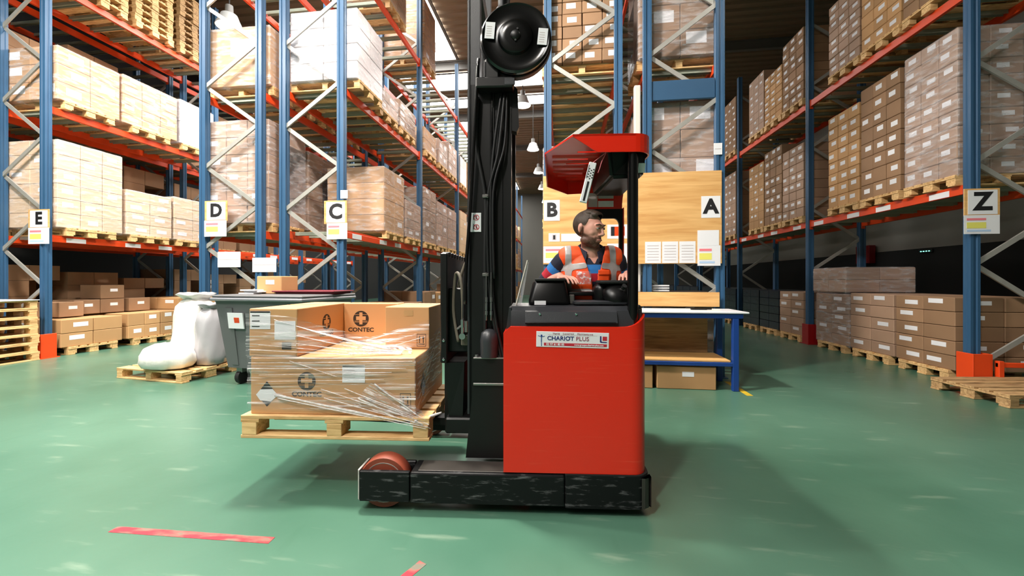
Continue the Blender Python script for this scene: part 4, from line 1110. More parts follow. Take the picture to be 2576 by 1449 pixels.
MB().bbox(-0.15, -0.06, 0.16, 0.24, 2.58, 2.72, 0.01).build('reel_bracket', 'truck_black', ms)
reel = MB().lathe([(0.0, 0.05), (0.10, 0.05), (0.205, 0.05), (0.216, 0.03), (0.216, 0.0), (0.205, -0.012), (0.192, -0.004), (0.17, 0.0), (0.125, 0.004), (0.108, -0.002), (0.10, -0.018), (0.085, -0.026), (0.06, -0.028), (0.0, -0.028)], (0.016, 0.14, 2.826), (0, 1, 0), 56).build('hose_reel', 'truck_gloss', T, 35)
MB().lathe([(0.216, 0.04), (0.221, 0.045), (0.221, 0.085), (0.216, 0.09), (0.0, 0.09)], (0.016, 0.14, 2.826), (0, 1, 0), 48).build('rear_flange', 'truck_black', reel, 40)
MB().lathe([(0.0, -0.042), (0.02, -0.042), (0.028, -0.036), (0.03, -0.028)], (0.016, 0.14, 2.826), (0, 1, 0), 20).build('boss', 'truck_black', reel, 40)
for dx, dz in ((0.012, 0.035), (0.0, -0.033)): MB().cyl((0.016 + dx, 0.11, 2.826 + dz), (0.016 + dx, 0.104, 2.826 + dz), 0.006, n=10).build('bolt', 'chrome', reel)
for cx, cz, tl in ((-0.140, 2.868, 0.09), (0.180, 2.822, 0.10)):
    s_ = MB().box(-0.029, 0.029, 0.1275, 0.129, -0.05, 0.05).build('sticker', 'paper', reel)
    s_.location = (cx, 0, cz); s_.rotation_euler = (0, tl, 0)
    for q in range(5): MB().box(-0.02, 0.012, 0.1268, 0.1275, -0.035 + q * 0.014, -0.031 + q * 0.014).build('printed_line', 'paper_grey', s_)
# hoses and pipes on the near side of the mast
def hose(name, pts, r, m='hose', parent=None, n=8):
    # smooth the polyline (Catmull-Rom)
    P = [Vector(p) for p in pts]; Q = []
    for i in range(len(P) - 1):
        p0 = P[max(i - 1, 0)]; p1 = P[i]; p2 = P[i + 1]; p3 = P[min(i + 2, len(P) - 1)]
        for s in range(6):
            t_ = s / 6.0
            Q.append(0.5 * ((2 * p1) + (p2 - p0) * t_ + (2 * p0 - 5 * p1 + 4 * p2 - p3) * t_ ** 2 + (3 * p1 - p0 - 3 * p2 + p3) * t_ ** 3))
    Q.append(P[-1])
    return MB().tube(Q, r, n).build(name, m, parent, 'all')
hose('hose', [(-0.20, 0.21, 2.50), (-0.205, 0.205, 2.2), (-0.15, 0.205, 1.86), (-0.152, 0.205, 1.5), (-0.150, 0.205, 0.88)], 0.012, 'hose', ms)
hose('hose', [(-0.03, 0.21, 2.52), (-0.07, 0.205, 2.15), (-0.135, 0.205, 1.86), (-0.132, 0.205, 1.4), (-0.10, 0.205, 1.1), (-0.035, 0.19, 0.80)], 0.011, 'hose', ms)
hose('hose', [(-0.05, 0.21, 2.52), (-0.10, 0.205, 2.15), (-0.118, 0.205, 1.86), (-0.112, 0.205, 1.4), (-0.085, 0.2, 1.1), (-0.02, 0.185, 0.82)], 0.010, 'hose', ms)
hose('hose', [(-0.015, 0.215, 2.52), (-0.03, 0.21, 2.2), (-0.10, 0.2, 1.90), (-0.095, 0.2, 1.36)], 0.009, 'hose', ms)
MB().bbox(-0.168, -0.128, 0.185, 0.215, 1.865, 1.885, 0.003).cyl((-0.142, 0.184, 1.876), (-0.142, 0.176, 1.876), 0.009, n=12).build('hose_clamp', 'steel', ms)
MB().bbox(-0.168, -0.128, 0.185, 0.215, 1.375, 1.395, 0.003).cyl((-0.142, 0.184, 1.385), (-0.142, 0.176, 1.385), 0.009, n=12).build('hose_clamp', 'steel', ms)
for x in (-0.142, -0.112):
    MB().cyl((x, 0.19, 1.245), (x, 0.19, 1.215), 0.011, n=10).cyl((x, 0.19, 1.21), (x, 0.19, 1.165), 0.009, n=10).cyl((x, 0.19, 1.16), (x, 0.19, 1.135), 0.011, n=10).cyl((x, 0.19, 1.4), (x, 0.19, 1.1), 0.006, n=8).build('hose_coupling', 'chrome', ms, 40)
hose('lift_pipe', [(-0.19, 0.17, 2.72), (-0.215, 0.17, 2.25), (-0.245, 0.18, 1.75), (-0.268, 0.19, 1.45), (-0.275, 0.19, 1.2)], 0.011, 'truck_gloss', ms)
ws = MB().bbox(-0.245, -0.178, 0.2155, 0.2195, 1.655, 1.775, 0.001).build('warning_sticker', 'paper', ms, label='white sticker with two red prohibition signs')
for zc in (1.745, 1.685):
    MB().lathe([(0.014, 0), (0.018, 0), (0.018, 0.0008), (0.014, 0.0008)], (-0.208, 0.2147, zc), (0, 1, 0), 24).build('printed_ring', 'ink_red', ws)
    MB().bar((-0.220, 0.2145, zc + 0.012), (-0.197, 0.2145, zc - 0.012), 0.0008, 0.004).build('printed_bar', 'ink_red', ws)
    MB().bbox(-0.212, -0.204, 0.2142, 0.2153, zc - 0.010, zc + 0.006, 0.0004).ell((-0.208, 0.2148, zc + 0.009), (0.003, 0.0008, 0.003), None, 8, 6).box(-0.228, -0.224, 0.2142, 0.2153, zc - 0.015, zc + 0.020).build('printed_person', 'ink', ws)
# reach carriage at the foot of the mast
rc = MB()
rc.hexa([(-0.295, 0.172, 0.25), (0.0, 0.172, 0.25), (0.0, 1.098, 0.25), (-0.295, 1.098, 0.25)], [(-0.248, 0.172, 0.70), (0.0, 0.172, 0.70), (0.0, 0.215, 0.70), (-0.248, 0.215, 0.70)])
rc.box(-0.248, -0.055, 0.165, 0.214, 0.705, 0.862).box(-0.055, 0.0, 0.165, 0.214, 0.705, 0.80)
rc.box(-0.248, -0.055, 1.06, 1.105, 0.25, 0.862)
rch = rc.build('reach_carriage', 'truck_black', T)
MB().bbox(-0.247, -0.058, 0.166, 0.24, 0.8625, 0.872, 0.002).build('edge_strip', 'steel', rch)
MB().bbox(-0.247, -0.004, 0.160, 0.172, 0.700, 0.716, 0.003).build('edge_strip', 'steel', rch)
for x in (-0.23, -0.085): MB().cyl((x, 0.2, 0.872), (x, 0.2, 0.884), 0.012, n=6).build('bolt', 'steel', rch)
MB().lathe([(0.055, 0.0), (0.058, 0.10), (0.05, 0.15), (0.02, 0.172), (0, 0.175)], (-0.15, 0.195, 0.873), (0, 0, 1), 24).build('roller_cover', 'plastic_dark', rch, 50)
# fork carriage, load backrest and forks
fc = MB().bbox(-0.47, -0.425, 0.24, 1.03, 0.82, 1.525, 0.006).build('fork_carriage', 'truck_black', T)
for i in range(7): MB().bbox(-0.472, -0.420, 0.30 + i * 0.1, 0.345 + i * 0.1, 1.50, 1.535, 0.004).build('rail_tooth', 'truck_black', fc)
MB().bbox(-0.43, -0.27, 0.30, 0.36, 0.88, 1.30, 0.008).build('carriage_arm', 'truck_black', fc)
MB().bbox(-0.43, -0.27, 0.92, 0.98, 0.88, 1.30, 0.008).build('carriage_arm', 'truck_black', fc)
MB().hexa([(-0.42, 0.27, 0.47), (-0.33, 0.27, 0.47), (-0.31, 1.0, 0.47), (-0.42, 1.0, 0.47)], [(-0.44, 0.25, 0.82), (-0.32, 0.27, 0.82), (-0.30, 1.0, 0.82), (-0.44, 1.02, 0.82)]).build('lower_frame', 'truck_black', fc)
for z in (0.845, 0.965): MB().lathe([(0.0, -0.008), (0.008, -0.007), (0.011, 0.0)], (-0.447, 0.2385, z), (0, 1, 0), 14).build('bolt', 'chrome', fc, 50)
for yc in (0.42, 0.85):
    MB().bbox(-0.47, -0.43, yc - 0.05, yc + 0.05, 0.375, 0.83, 0.004).hexa([(-1.56, yc - 0.03, 0.405), (-0.43, yc - 0.05, 0.375), (-0.43, yc + 0.05, 0.375), (-1.56, yc + 0.03, 0.405)], [(-1.56, yc - 0.03, 0.42), (-0.43, yc - 0.05, 0.425), (-0.43, yc + 0.05, 0.425), (-1.56, yc + 0.03, 0.42)]).build('fork', 'truck_black', T)
MB().bbox(-0.44, -0.26, 0.24, 1.04, 0.37, 0.47, 0.01).build('fork_crossbar', 'truck_black', T)
hose('loop_hose', [(-0.33, 0.27, 0.98), (-0.325, 0.25, 1.18), (-0.335, 0.25, 1.33), (-0.36, 0.27, 1.395), (-0.385, 0.3, 1.36), (-0.395, 0.3, 1.15), (-0.36, 0.28, 0.95)], 0.011, 'hose_grey', fc)
hose('loop_hose', [(-0.29, 0.30, 1.50), (-0.33, 0.33, 1.44), (-0.37, 0.33, 1.30), (-0.375, 0.33, 1.1)], 0.010, 'hose_grey', fc)
hose('loop_hose', [(-0.30, 0.24, 1.48), (-0.315, 0.24, 1.3), (-0.32, 0.24, 1.10)], 0.009, 'hose', fc)
MB().cyl((-0.325, 0.24, 1.10), (-0.325, 0.24, 1.05), 0.015, n=6).cyl((-0.325, 0.24, 1.05), (-0.325, 0.24, 1.005), 0.012, n=12).cyl((-0.325, 0.215, 0.995), (-0.325, 0.26, 0.995), 0.02, n=16).build('hose_fitting', 'chrome', fc, 40)
MB().cyl((-0.30, 0.24, 1.09), (-0.30, 0.24, 1.02), 0.013, n=12).cyl((-0.36, 0.235, 1.04), (-0.335, 0.235, 1.06), 0.007, n=8).build('hose_fitting', 'steel', fc, 40)
MB().bbox(-0.34, -0.265, 0.255, 0.32, 0.93, 1.0, 0.006).build('valve_block', 'hose_grey', fc)

# device hanging under the guard
dv = thing('hanging_tag', 'white slotted tag hanging on a string under the red guard roof', 'tag', (0, 0, 0))
on_truck(dv, 0, 0, 0)
tb = MB().bbox(-0.022, 0.022, -0.008, 0.008, -0.24, 0.0, 0.004).mesh('tag_body', 'paper')
tb_o = place(tb, 'tag_body', dv, (0.470, 0.055, 2.035), (0, R(14), 0))
for i in range(4):
    for j in range(3):
        MB().box(-0.014 + j * 0.012, -0.007 + j * 0.012, -0.0092, -0.008, -0.045 - i * 0.016 - (0.008 if j == 1 else 0), -0.038 - i * 0.016 - (0.008 if j == 1 else 0)).build('tag_slot', 'ink', tb_o)
MB().box(-0.006, 0.006, -0.0092, -0.008, -0.23, -0.115).build('tag_stripe', 'ink', tb_o)
MB().box(-0.020, -0.0165, -0.0092, -0.008, -0.10, -0.02).build('tag_stripe', 'ink', tb_o)
MB().tube([(0.468, 0.055, 2.033), (0.500, 0.06, 2.06), (0.545, 0.07, 2.095), (0.548, 0.07, 2.165)], 0.0022, 6).build('string', 'paper_pink', dv)
MB().tube([(0.548, 0.07, 2.095), (0.52, 0.06, 2.04), (0.508, 0.055, 2.0), (0.498, 0.055, 1.975)], 0.0022, 6).build('string', 'paper_pink', dv)

# ================================================================== the load on the forks
pl = pallet((0, 0, 0), 0, 'pale wooden pallet held up on the forks of the truck', True, 'pallet_wood', 'pallets in use')
LDX, LDY, LDZ = -0.006, -0.06, 0.012       # how the load sits on the forks
on_truck(pl, -1.10 + LDX - 0.010, 0.605 + LDY, 0.345 + LDZ)
def big_carton(x0, x1, y0, y1, z0, z1, label):
    o = MB().bbox(x0, x1, y0, y1, z0, z1, 0.006, 0, 2).build('shipping_carton', 'card_load')
    on_truck(o, LDX, LDY, LDZ); tag(o, label, 'carton', 'cartons on the forks')
    MB().box(x0 + 0.02, x1 - 0.02, (y0 + y1) / 2 - 0.002, (y0 + y1) / 2 + 0.002, z1, z1 + 0.0015).build('flap_seam', 'card_dark', o)
    return o
def logo(o, x, z, y, r=0.058, name=True, axis='y'):
    g = MB().cyl((0, 0, 0), (0, -0.0012, 0), r, n=36).mesh('logo', 'ink_brown')
    rot = (0, 0, 0) if axis == 'y' else (0, 0, R(90))
    pos = (x, y, z)
    lo = place(g, 'logo', o, pos, rot)
    MB().box(-r * 0.62, r * 0.62, -0.002, -0.0012, -r * 0.17, r * 0.30).box(-r * 0.2, r * 0.2, -0.002, -0.0012, r * 0.30, r * 0.80).box(-r * 0.2, r * 0.2, -0.002, -0.0012, -r * 0.72, -r * 0.17).build('logo_cross', 'card_load', lo)
    for q in (-0.45, -0.32, 0.5): MB().box(-r * 0.85, r * 0.85, -0.0026, -0.002, r * q, r * (q + 0.05)).build('logo_line', 'card_load', lo)
    if name:
        place(text_mesh('CONTEC', r * 0.72, 'ink_brown', 0.0006, 0.0012, squash=1.12), 'lettering', lo, (0, -0.001, -r * 1.42), FACE_FRONT)
def arrows(o, x, z, y, s=1.0):
    b = MB(); w = 0.034 * s; h = 0.046 * s; t_ = 0.002
    for a, c, e, f in ((x - w, x + w, z - h, z - h + t_ * 1.5), (x - w, x + w, z + h - t_ * 1.5, z + h), (x - w, x - w + t_ * 1.5, z - h, z + h), (x + w - t_ * 1.5, x + w, z - h, z + h)):
        b.box(a, c, y - 0.0012, y, e, f)
    for dx in (-0.014 * s, 0.014 * s):
        b.prism([(x + dx - 0.009 * s, z + 0.012 * s), (x + dx + 0.009 * s, z + 0.012 * s), (x + dx, z + 0.034 * s)], 'y', y - 0.0012, y)
        b.box(x + dx - 0.003, x + dx + 0.003, y - 0.0012, y, z - 0.02 * s, z + 0.013 * s)
    b.box(x - 0.025 * s, x + 0.025 * s, y - 0.0012, y, z - 0.032 * s, z - 0.026 * s)
    b.build('handling_symbol', 'ink_brown', o)
YN = 0.235
low_c = big_carton(-1.665, -0.607, YN, 1.01, 0.4895, 0.853, 'large brown carton lying across the lifted pallet, under the others')
logo(low_c, -1.30, 0.70, YN, 0.058)
arrows(low_c, -0.668, 0.585, YN)
dm = MB().prism([(-1.558 - 0.068, 0.612), (-1.558, 0.612 - 0.075), (-1.558 + 0.068, 0.612), (-1.558, 0.612 + 0.085)], 'y', YN - 0.0015, YN).build('diamond_label', 'ink', low_c)
hx = [(-1.628, 0.612), (-1.60, 0.575), (-1.53, 0.57), (-1.485, 0.61), (-1.52, 0.648), (-1.60, 0.645)]
MB().prism(hx, 'y', YN - 0.0028, YN - 0.0015).build('torn_label', 'paper', dm)
s_ = MB().box(-1.07, -0.925, YN - 0.002, YN, 0.695, 0.806).build('label', 'paper', low_c); MB().box(-1.068, -0.928, YN - 0.003, YN - 0.002, 0.792, 0.803).build('printed_line', 'ink', s_)
for q in range(4): MB().box(-1.06, -0.99, YN - 0.003, YN - 0.002, 0.77 - q * 0.014, 0.774 - q * 0.014).build('printed_line', 'paper_grey', s_)
dm = MB().prism([(0.36, 0.64), (0.42, 0.72), (0.48, 0.64), (0.42, 0.56)], 'x', -0.607, -0.6055).build('diamond_label', 'ink', low_c)
MB().prism([(0.385, 0.63), (0.42, 0.67), (0.46, 0.63), (0.44, 0.57), (0.40, 0.57)], 'x', -0.6055, -0.604).build('torn_label', 'paper_blue', dm)
left_c = big_carton(-1.675, -1.362, YN, 1.0, 0.8545, 1.158, 'tall brown carton at the left end of the lifted pallet')
s_ = MB().box(-1.668, -1.535, YN - 0.002, YN, 1.028, 1.142).build('label', 'paper', left_c); MB().box(-1.666, -1.537, YN - 0.003, YN - 0.002, 1.132, 1.141).build('printed_line', 'ink', s_)
for q in range(3): MB().box(-1.655, -1.605, YN - 0.003, YN - 0.002, 1.11 - q * 0.034, 1.116 - q * 0.034).build('printed_line', 'ink', s_)
MB().box(-1.508, -1.372, YN - 0.002, YN, 0.962, 1.080).build('label', 'paper', left_c)
MB().box(-1.46, -1.40, YN - 0.002, YN, 0.90, 0.945).build('printed_stamp', 'ink_brown', left_c)
logo(left_c, -1.362, 1.035, 0.60, 0.058, True, 'x')
back_c = big_carton(-1.358, -0.92, 0.86, 1.01, 0.8545, 1.156, 'brown carton with a round logo at the back of the lifted pallet')
logo(back_c, -1.22, 1.035, 0.86, 0.062)
right_c = big_carton(-0.915, -0.600, 0.555, 1.01, 0.8545, 1.150, 'plain brown carton at the fork end of the lifted pallet')
arrows(right_c, -0.655, 0.915, 0.555, 0.95)
MB().box(-0.78, -0.715, 0.5535, 0.555, 1.085, 1.125).build('tape_patch', 'tape', right_c)

# clear stretch film pulled round the cartons
fw = thing('stretch_film', 'clear stretch film pulled in streaks around the cartons on the forks', 'film', (0, 0, 0)); on_truck(fw, LDX, LDY, LDZ)
def sheet_grid(name, m, corner_fn, nu, nv, parent):
    vs = []; fs = []
    for i in range(nu + 1):
        for j in range(nv + 1): vs.append(corner_fn(i / nu, j / nv))
    for i in range(nu):
        for j in range(nv): fs.append((i * (nv + 1) + j, (i + 1) * (nv + 1) + j, (i + 1) * (nv + 1) + j + 1, i * (nv + 1) + j + 1))
    b = MB(); b._add(vs, fs)
    return b.build(name, m, parent, 'all')
rnd = random.Random(11)
def lerp(a, b_, t_): return tuple(x + (y - x) * t_ for x, y in zip(a, b_))
def quad_fn(p00, p10, p11, p01, wav=0.004, fr=9):
    def f(u, v):
        p = lerp(lerp(p00, p10, u), lerp(p01, p11, u), v)
        return (p[0], p[1] + wav * math.sin(fr * 3.1 * v + 2 * u + fr), p[2] + wav * 0.5 * math.sin(fr * 2 * v + 5 * u))
    return f
yf = YN - 0.010
sheet_grid('wrap_sheet', 'film_load', quad_fn((-1.68, yf, 0.52), (-0.60, yf, 0.50), (-0.60, yf, 0.858), (-1.68, yf, 0.858)), 30, 40, fw)
sheet_grid('wrap_sheet', 'film_load', quad_fn((-1.69, yf, 0.86), (-1.362, yf, 0.86), (-1.358, yf, 1.105), (-1.69, yf, 1.13), 0.003), 14, 26, fw)
sheet_grid('wrap_sheet', 'film_load', quad_fn((-0.592, yf, 0.52), (-0.588, 1.02, 0.62), (-0.588, 1.02, 1.02), (-0.594, yf, 0.858), 0.003), 20, 26, fw)
# web spanning the open corner between the left and the right carton
sheet_grid('wrap_web', 'film_load', quad_fn((-1.358, yf, 0.862), (-0.72, 0.30, 0.862), (-0.72, 0.42, 0.90), (-1.358, yf, 1.09), 0.006, 7), 30, 24, fw)
sheet_grid('wrap_web', 'film_load', quad_fn((-1.02, 0.40, 0.875), (-0.60, 0.53, 0.88), (-0.595, 0.545, 1.06), (-1.0, 0.47, 0.945), 0.006, 5), 20, 20, fw)
sheet_grid('wrap_web', 'film_clump', quad_fn((-1.0, yf - 0.008, 0.565), (-0.50, 0.20, 0.425), (-0.56, 0.215, 0.53), (-0.88, yf - 0.008, 0.70), 0.006, 6), 24, 20, fw)
sheet_grid('wrap_web', 'film_clump', quad_fn((-1.02, yf + 0.01, 0.862), (-0.66, 0.34, 0.862), (-0.68, 0.42, 0.885), (-1.10, yf + 0.02, 0.955), 0.006, 8), 24, 14, fw)
def strand(p, q, w0, w1, sag=0.0, k_=12):
    p = Vector(p); q = Vector(q); vs = []; fs = []; ph = rnd.uniform(0, 6)
    for i in range(k_ + 1):
        f = i / k_; c = p.lerp(q, f); c.z -= sag * math.sin(math.pi * f); c.y -= 0.004 * abs(math.sin(ph + 4 * f))
        w = 0.62 * (w0 + (w1 - w0) * f); w *= 0.75 + 0.25 * math.sin(ph + 9 * f)
        vs += [(c.x, c.y + 0.002, c.z - w / 2), (c.x, c.y - 0.003, c.z), (c.x, c.y + 0.002, c.z + w / 2), (c.x, c.y + 0.003, c.z)]
        if i:
            for a in range(4): fs.append(((i - 1) * 4 + a, (i - 1) * 4 + (a + 1) % 4, i * 4 + (a + 1) % 4, i * 4 + a))
    fs += [(3, 2, 1, 0), tuple(k_ * 4 + a for a in range(4))]
    b = MB(); b._add(vs, fs); return b.build('film_strand', 'film_strand', fw, 'all')
ys_ = yf - 0.004
for p, q, w0, w1, sg in (
    ((-1.50, ys_, 0.615), (-0.52, 0.20, 0.435), 0.045, 0.02, 0.0), ((-1.48, ys_, 0.595), (-0.53, 0.20, 0.425), 0.02, 0.012, 0.0), ((-1.18, ys_, 0.60), (-0.55, 0.20, 0.45), 0.010, 0.012, 0.0),
    ((-1.20, ys_, 0.655), (-0.58, 0.205, 0.475), 0.012, 0.010, 0.0), ((-1.05, ys_, 0.66), (-0.56, 0.21, 0.48), 0.014, 0.008, 0.0), ((-0.92, ys_, 0.60), (-0.56, 0.21, 0.47), 0.02, 0.012, 0.0),
    ((-1.67, ys_, 0.78), (-0.66, ys_, 0.79), 0.006, 0.008, 0.0), ((-1.67, ys_, 0.815), (-0.62, ys_, 0.835), 0.005, 0.008, 0.0), ((-1.66, ys_, 0.845), (-0.62, ys_, 0.852), 0.006, 0.006, 0.0),
    ((-1.40, ys_, 0.83), (-1.10, ys_, 0.735), 0.012, 0.006, 0.0), ((-1.6, ys_, 0.74), (-0.75, ys_, 0.765), 0.004, 0.006, 0.0), ((-1.55, ys_, 0.70), (-0.80, ys_, 0.72), 0.004, 0.006, 0.0),
    ((-1.67, ys_, 0.90), (-1.0, ys_, 0.872), 0.006, 0.010, 0.0), ((-1.60, ys_, 0.93), (-1.10, 0.25, 0.885), 0.006, 0.008, 0.0), ((-1.50, ys_, 1.09), (-0.80, 0.33, 0.895), 0.008, 0.030, 0.012),
    ((-1.36, ys_, 1.05), (-0.78, 0.33, 0.885), 0.006, 0.028, 0.012), ((-1.36, ys_, 0.99), (-0.76, 0.32, 0.872), 0.006, 0.024, 0.010), ((-1.36, ys_, 0.94), (-0.76, 0.32, 0.868), 0.006, 0.018, 0.008),
    ((-0.98, 0.42, 0.935), (-0.74, 0.50, 1.0), 0.02, 0.004, 0.0), ((-0.90, 0.42, 0.91), (-0.68, 0.52, 0.965), 0.018, 0.004, 0.0), ((-0.84, 0.40, 0.89), (-0.62, 0.53, 0.945), 0.014, 0.004, 0.0),
    ((-0.86, ys_, 0.69), (-0.58, 0.21, 0.50), 0.03, 0.02, 0.0), ((-0.585, 0.24, 0.60), (-0.585, 0.7, 0.86), 0.006, 0.006, 0.0), ((-0.585, 0.24, 0.66), (-0.585, 0.8, 0.95), 0.006, 0.006, 0.0), ((-0.585, 0.24, 0.56), (-0.585, 0.6, 0.74), 0.006, 0.006, 0.0),
    ((-0.60, 0.20, 0.47), (-0.45, 0.28, 0.50), 0.02, 0.03, 0.0)):
    strand(p, q, w0, w1, sg)
ms.location.x -= 0.026      # mast sits close behind the fork carriage

# ================================================================== the driver
# in truck axes: seated sideways, chest towards the camera, head turned to the rear of the truck
PX = 0.512
def capsule(mb, p, q, r0, r1, n=18, k_=6):
    """tapered limb with round ends"""
    p = Vector(p); q = Vector(q); d = (q - p); L = d.length; d.normalize()
    pts = []; rs = []
    for i in range(k_ + 1):
        a = math.pi / 2 * (1 - i / k_); pts.append(p - d * r0 * math.sin(a)); rs.append(max(r0 * math.cos(a), 0.0005))
    for i in range(1, 4):
        f = i / 4; pts.append(p.lerp(q, f)); rs.append(r0 + (r1 - r0) * f)
    for i in range(k_ + 1):
        a = math.pi / 2 * i / k_; pts.append(q + d * r1 * math.sin(a)); rs.append(max(r1 * math.cos(a), 0.0005))
    mb.tube(pts, rs, n)
per = thing('person', 'driver in orange reflective vest and striped polo looking to the side', 'person', (0, 0, 0)); on_truck(per, 0, 0, 0)

HC = Vector((0.497, 0.385, 1.688))                 # centre of the head
HM = Matrix.Rotation(R(46), 3, 'Z') @ Matrix.Rotation(R(9), 3, 'X') @ Matrix.Scale(1.05, 3)       # face direction: local -y turned towards +x, chin slightly down
def H(x, y, z): return HC + HM @ Vector((x, y, z))
sk_ = MB()
# skull, face and jaw (head axes: x its left-right, -y the face, z up)
sk_.ell(H(0, 0.018, 0.028), (0.074, 0.094, 0.085), HM, 28, 18)
sk_.ell(H(0, -0.018, 0.0), (0.068, 0.072, 0.085), HM, 28, 18)
sk_.ell(H(0, -0.030, -0.055), (0.058, 0.058, 0.058), HM, 24, 16)
sk_.ell(H(0, -0.055, -0.092), (0.030, 0.026, 0.024), HM, 20, 12)              # chin
sk_.ell(H(0, -0.080, 0.030), (0.048, 0.014, 0.013), HM, 20, 12)                # brow ridge
for s in (-1, 1):
    sk_.ell(H(0.037 * s, -0.050, -0.018), (0.024, 0.024, 0.026), HM, 16, 10)   # cheek
    sk_.ell(H(0.045 * s, -0.015, -0.070), (0.018, 0.040, 0.026), HM, 16, 10)   # jaw angle
    sk_.ell(H(0.077 * s, 0.012, 0.000), (0.010, 0.019, 0.032), HM @ Matrix.Rotation(R(18 * s), 3, 'Z'), 14, 12)   # ear
    sk_.ell(H(0.081 * s, 0.019, 0.004), (0.006, 0.012, 0.024), HM @ Matrix.Rotation(R(26 * s), 3, 'Z'), 14, 12)
    sk_.ell(H(0.013 * s, -0.096, -0.030), (0.008, 0.010, 0.008), HM, 12, 8)    # nostril
pts = [H(0, -0.082, 0.028), H(0, -0.092, 0.010), H(0, -0.103, -0.010), H(0, -0.112, -0.024), H(0, -0.094, -0.036)]
sk_.tube(pts, [0.007, 0.008, 0.0095, 0.0105, 0.006], 12)                           # nose
sk_.ell(H(0, -0.086, -0.058), (0.025, 0.010, 0.0065), HM, 16, 8)                # lips
sk_.ell(H(0, -0.084, -0.069), (0.022, 0.010, 0.007), HM, 16, 8)
# neck and trunk
capsule(sk_, (0.516, 0.435, 1.52), (0.505, 0.412, 1.615), 0.066, 0.060)
sk_.ell((PX, 0.45, 1.385), (0.165, 0.105, 0.165), None, 28, 16)
sk_.ell((PX, 0.46, 1.16), (0.158, 0.118, 0.17), None, 28, 16)
sk_.ell((PX, 0.50, 1.02), (0.165, 0.13, 0.10), None, 28, 16)
capsule(sk_, (PX - 0.10, 0.445, 1.505), (PX + 0.10, 0.445, 1.505), 0.065, 0.065)
# arms: shoulder, elbow, wrist
ARM = {-1: ((PX - 0.185, 0.445, 1.478), (0.200, 0.520, 1.318), (0.300, 0.370, 1.375)), 1: ((PX + 0.178, 0.445, 1.478), (0.748, 0.540, 1.290), (0.742, 0.360, 1.388))}
for s, (a, e, w) in ARM.items():
    capsule(sk_, a, e, 0.058, 0.043); capsule(sk_, e, w, 0.043, 0.028)
# legs
for s in (-1, 1):
    capsule(sk_, (PX + 0.09 * s, 0.50, 1.02), (PX + 0.12 * s, 0.20, 0.99), 0.085, 0.06)
    capsule(sk_, (PX + 0.12 * s, 0.20, 0.99), (PX + 0.12 * s, 0.22, 0.55), 0.058, 0.042)
    capsule(sk_, (PX + 0.12 * s, 0.24, 0.52), (PX + 0.12 * s, 0.10, 0.50), 0.045, 0.035)
# hands, palms down, fingers curling over the controls
def hand(mb, wrist, direc, side):
    """wrist point, direction of the hand, side: +1 thumb towards +x"""
    w = Vector(wrist); d = Vector(direc).normalized(); up = Vector((0, 0, 1)); lat = d.cross(up).normalized(); up = lat.cross(d)
    def P(f, l, u): return w + d * f + lat * l + up * u
    mb.ell(P(0.05, 0, 0), (0.040, 0.052, 0.016), Matrix((lat, d, up)).transposed(), 18, 10)
    for i, (l, ln) in enumerate(((-0.030, 0.068), (-0.010, 0.078), (0.011, 0.073), (0.031, 0.056))):
        k1 = P(0.092, l, 0.006); k2 = P(0.092 + ln * 0.5, l * 1.15, -0.004); k3 = P(0.092 + ln * 0.80, l * 1.18, -0.026)
        mb.tube([P(0.06, l * 0.9, 0.0), k1, k2, k3, k3 + (k3 - k2) * 0.3], [0.010, 0.0095, 0.0085, 0.0078, 0.004], 10)
    t0 = P(0.025, -0.030 * side, -0.004); t1 = P(0.058, -0.058 * side, -0.010); t2 = P(0.088, -0.062 * side, -0.022)
    mb.tube([t0, t1, t2, t2 + (t2 - t1) * 0.3], [0.013, 0.011, 0.009, 0.005], 10)
hand(sk_, ARM[-1][2], (0.55, -0.75, -0.12), -1)
hand(sk_, ARM[1][2], (-0.30, -0.85, -0.10), 1)
body_me = remesh(sk_, 0.0045, 4, 'skin')
# beard shadow: a soft mask over jaw, chin, upper lip and sideburns that the skin material reads
def sstep(a, b_, x):
    t_ = max(0.0, min(1.0, (x - a) / (b_ - a))); return t_ * t_ * (3 - 2 * t_)
att = body_me.attributes.new('beard', 'FLOAT', 'POINT')
inv = HM.inverted(); vals = []
for v in body_me.vertices:
    p = inv @ (v.co - HC)
    if abs(p.x) > 0.1 or abs(p.y) > 0.12 or p.z > 0.03 or p.z < -0.16: vals.append(0.0); continue
    top = -0.020 - 0.36 * max(0.0, -p.y - 0.002)
    if abs(p.x) < 0.036 and p.y < -0.05: top = -0.040
    w = 1 - sstep(top - 0.012, top + 0.006, p.z)
    side = (1 - sstep(0.0, 0.020, p.z)) * sstep(-0.014, -0.004, p.y) * (1 - sstep(0.004, 0.012, p.y)) if abs(p.x) > 0.05 else 0
    w = max(w, 0.8 * side)
    w *= 1 - sstep(0.022, 0.045, p.y)
    w *= sstep(-0.135, -0.112, p.z)
    if p.y < -0.05 and abs(p.x) < 0.030: w *= 1 - 0.85 * sstep(0.0, 0.006, 0.012 - abs(p.z + 0.065)) * (1 - sstep(0.02, 0.028, abs(p.x)))
    vals.append(w)
att.data.foreach_set('value', vals)
bo = place(body_me, 'body', per)
def smooth_edge(bm_, n_=10):
    """even out the sawtooth rim left by cutting a voxel mesh"""
    rim = [v for v in bm_.verts if v.is_boundary]
    for _ in range(n_):
        new = {}
        for v in rim:
            nb = [e.other_vert(v) for e in v.link_edges if e.is_boundary]
            if len(nb) == 2: new[v] = v.co * 0.4 + (nb[0].co + nb[1].co) * 0.3
        for v, c in new.items(): v.co = c
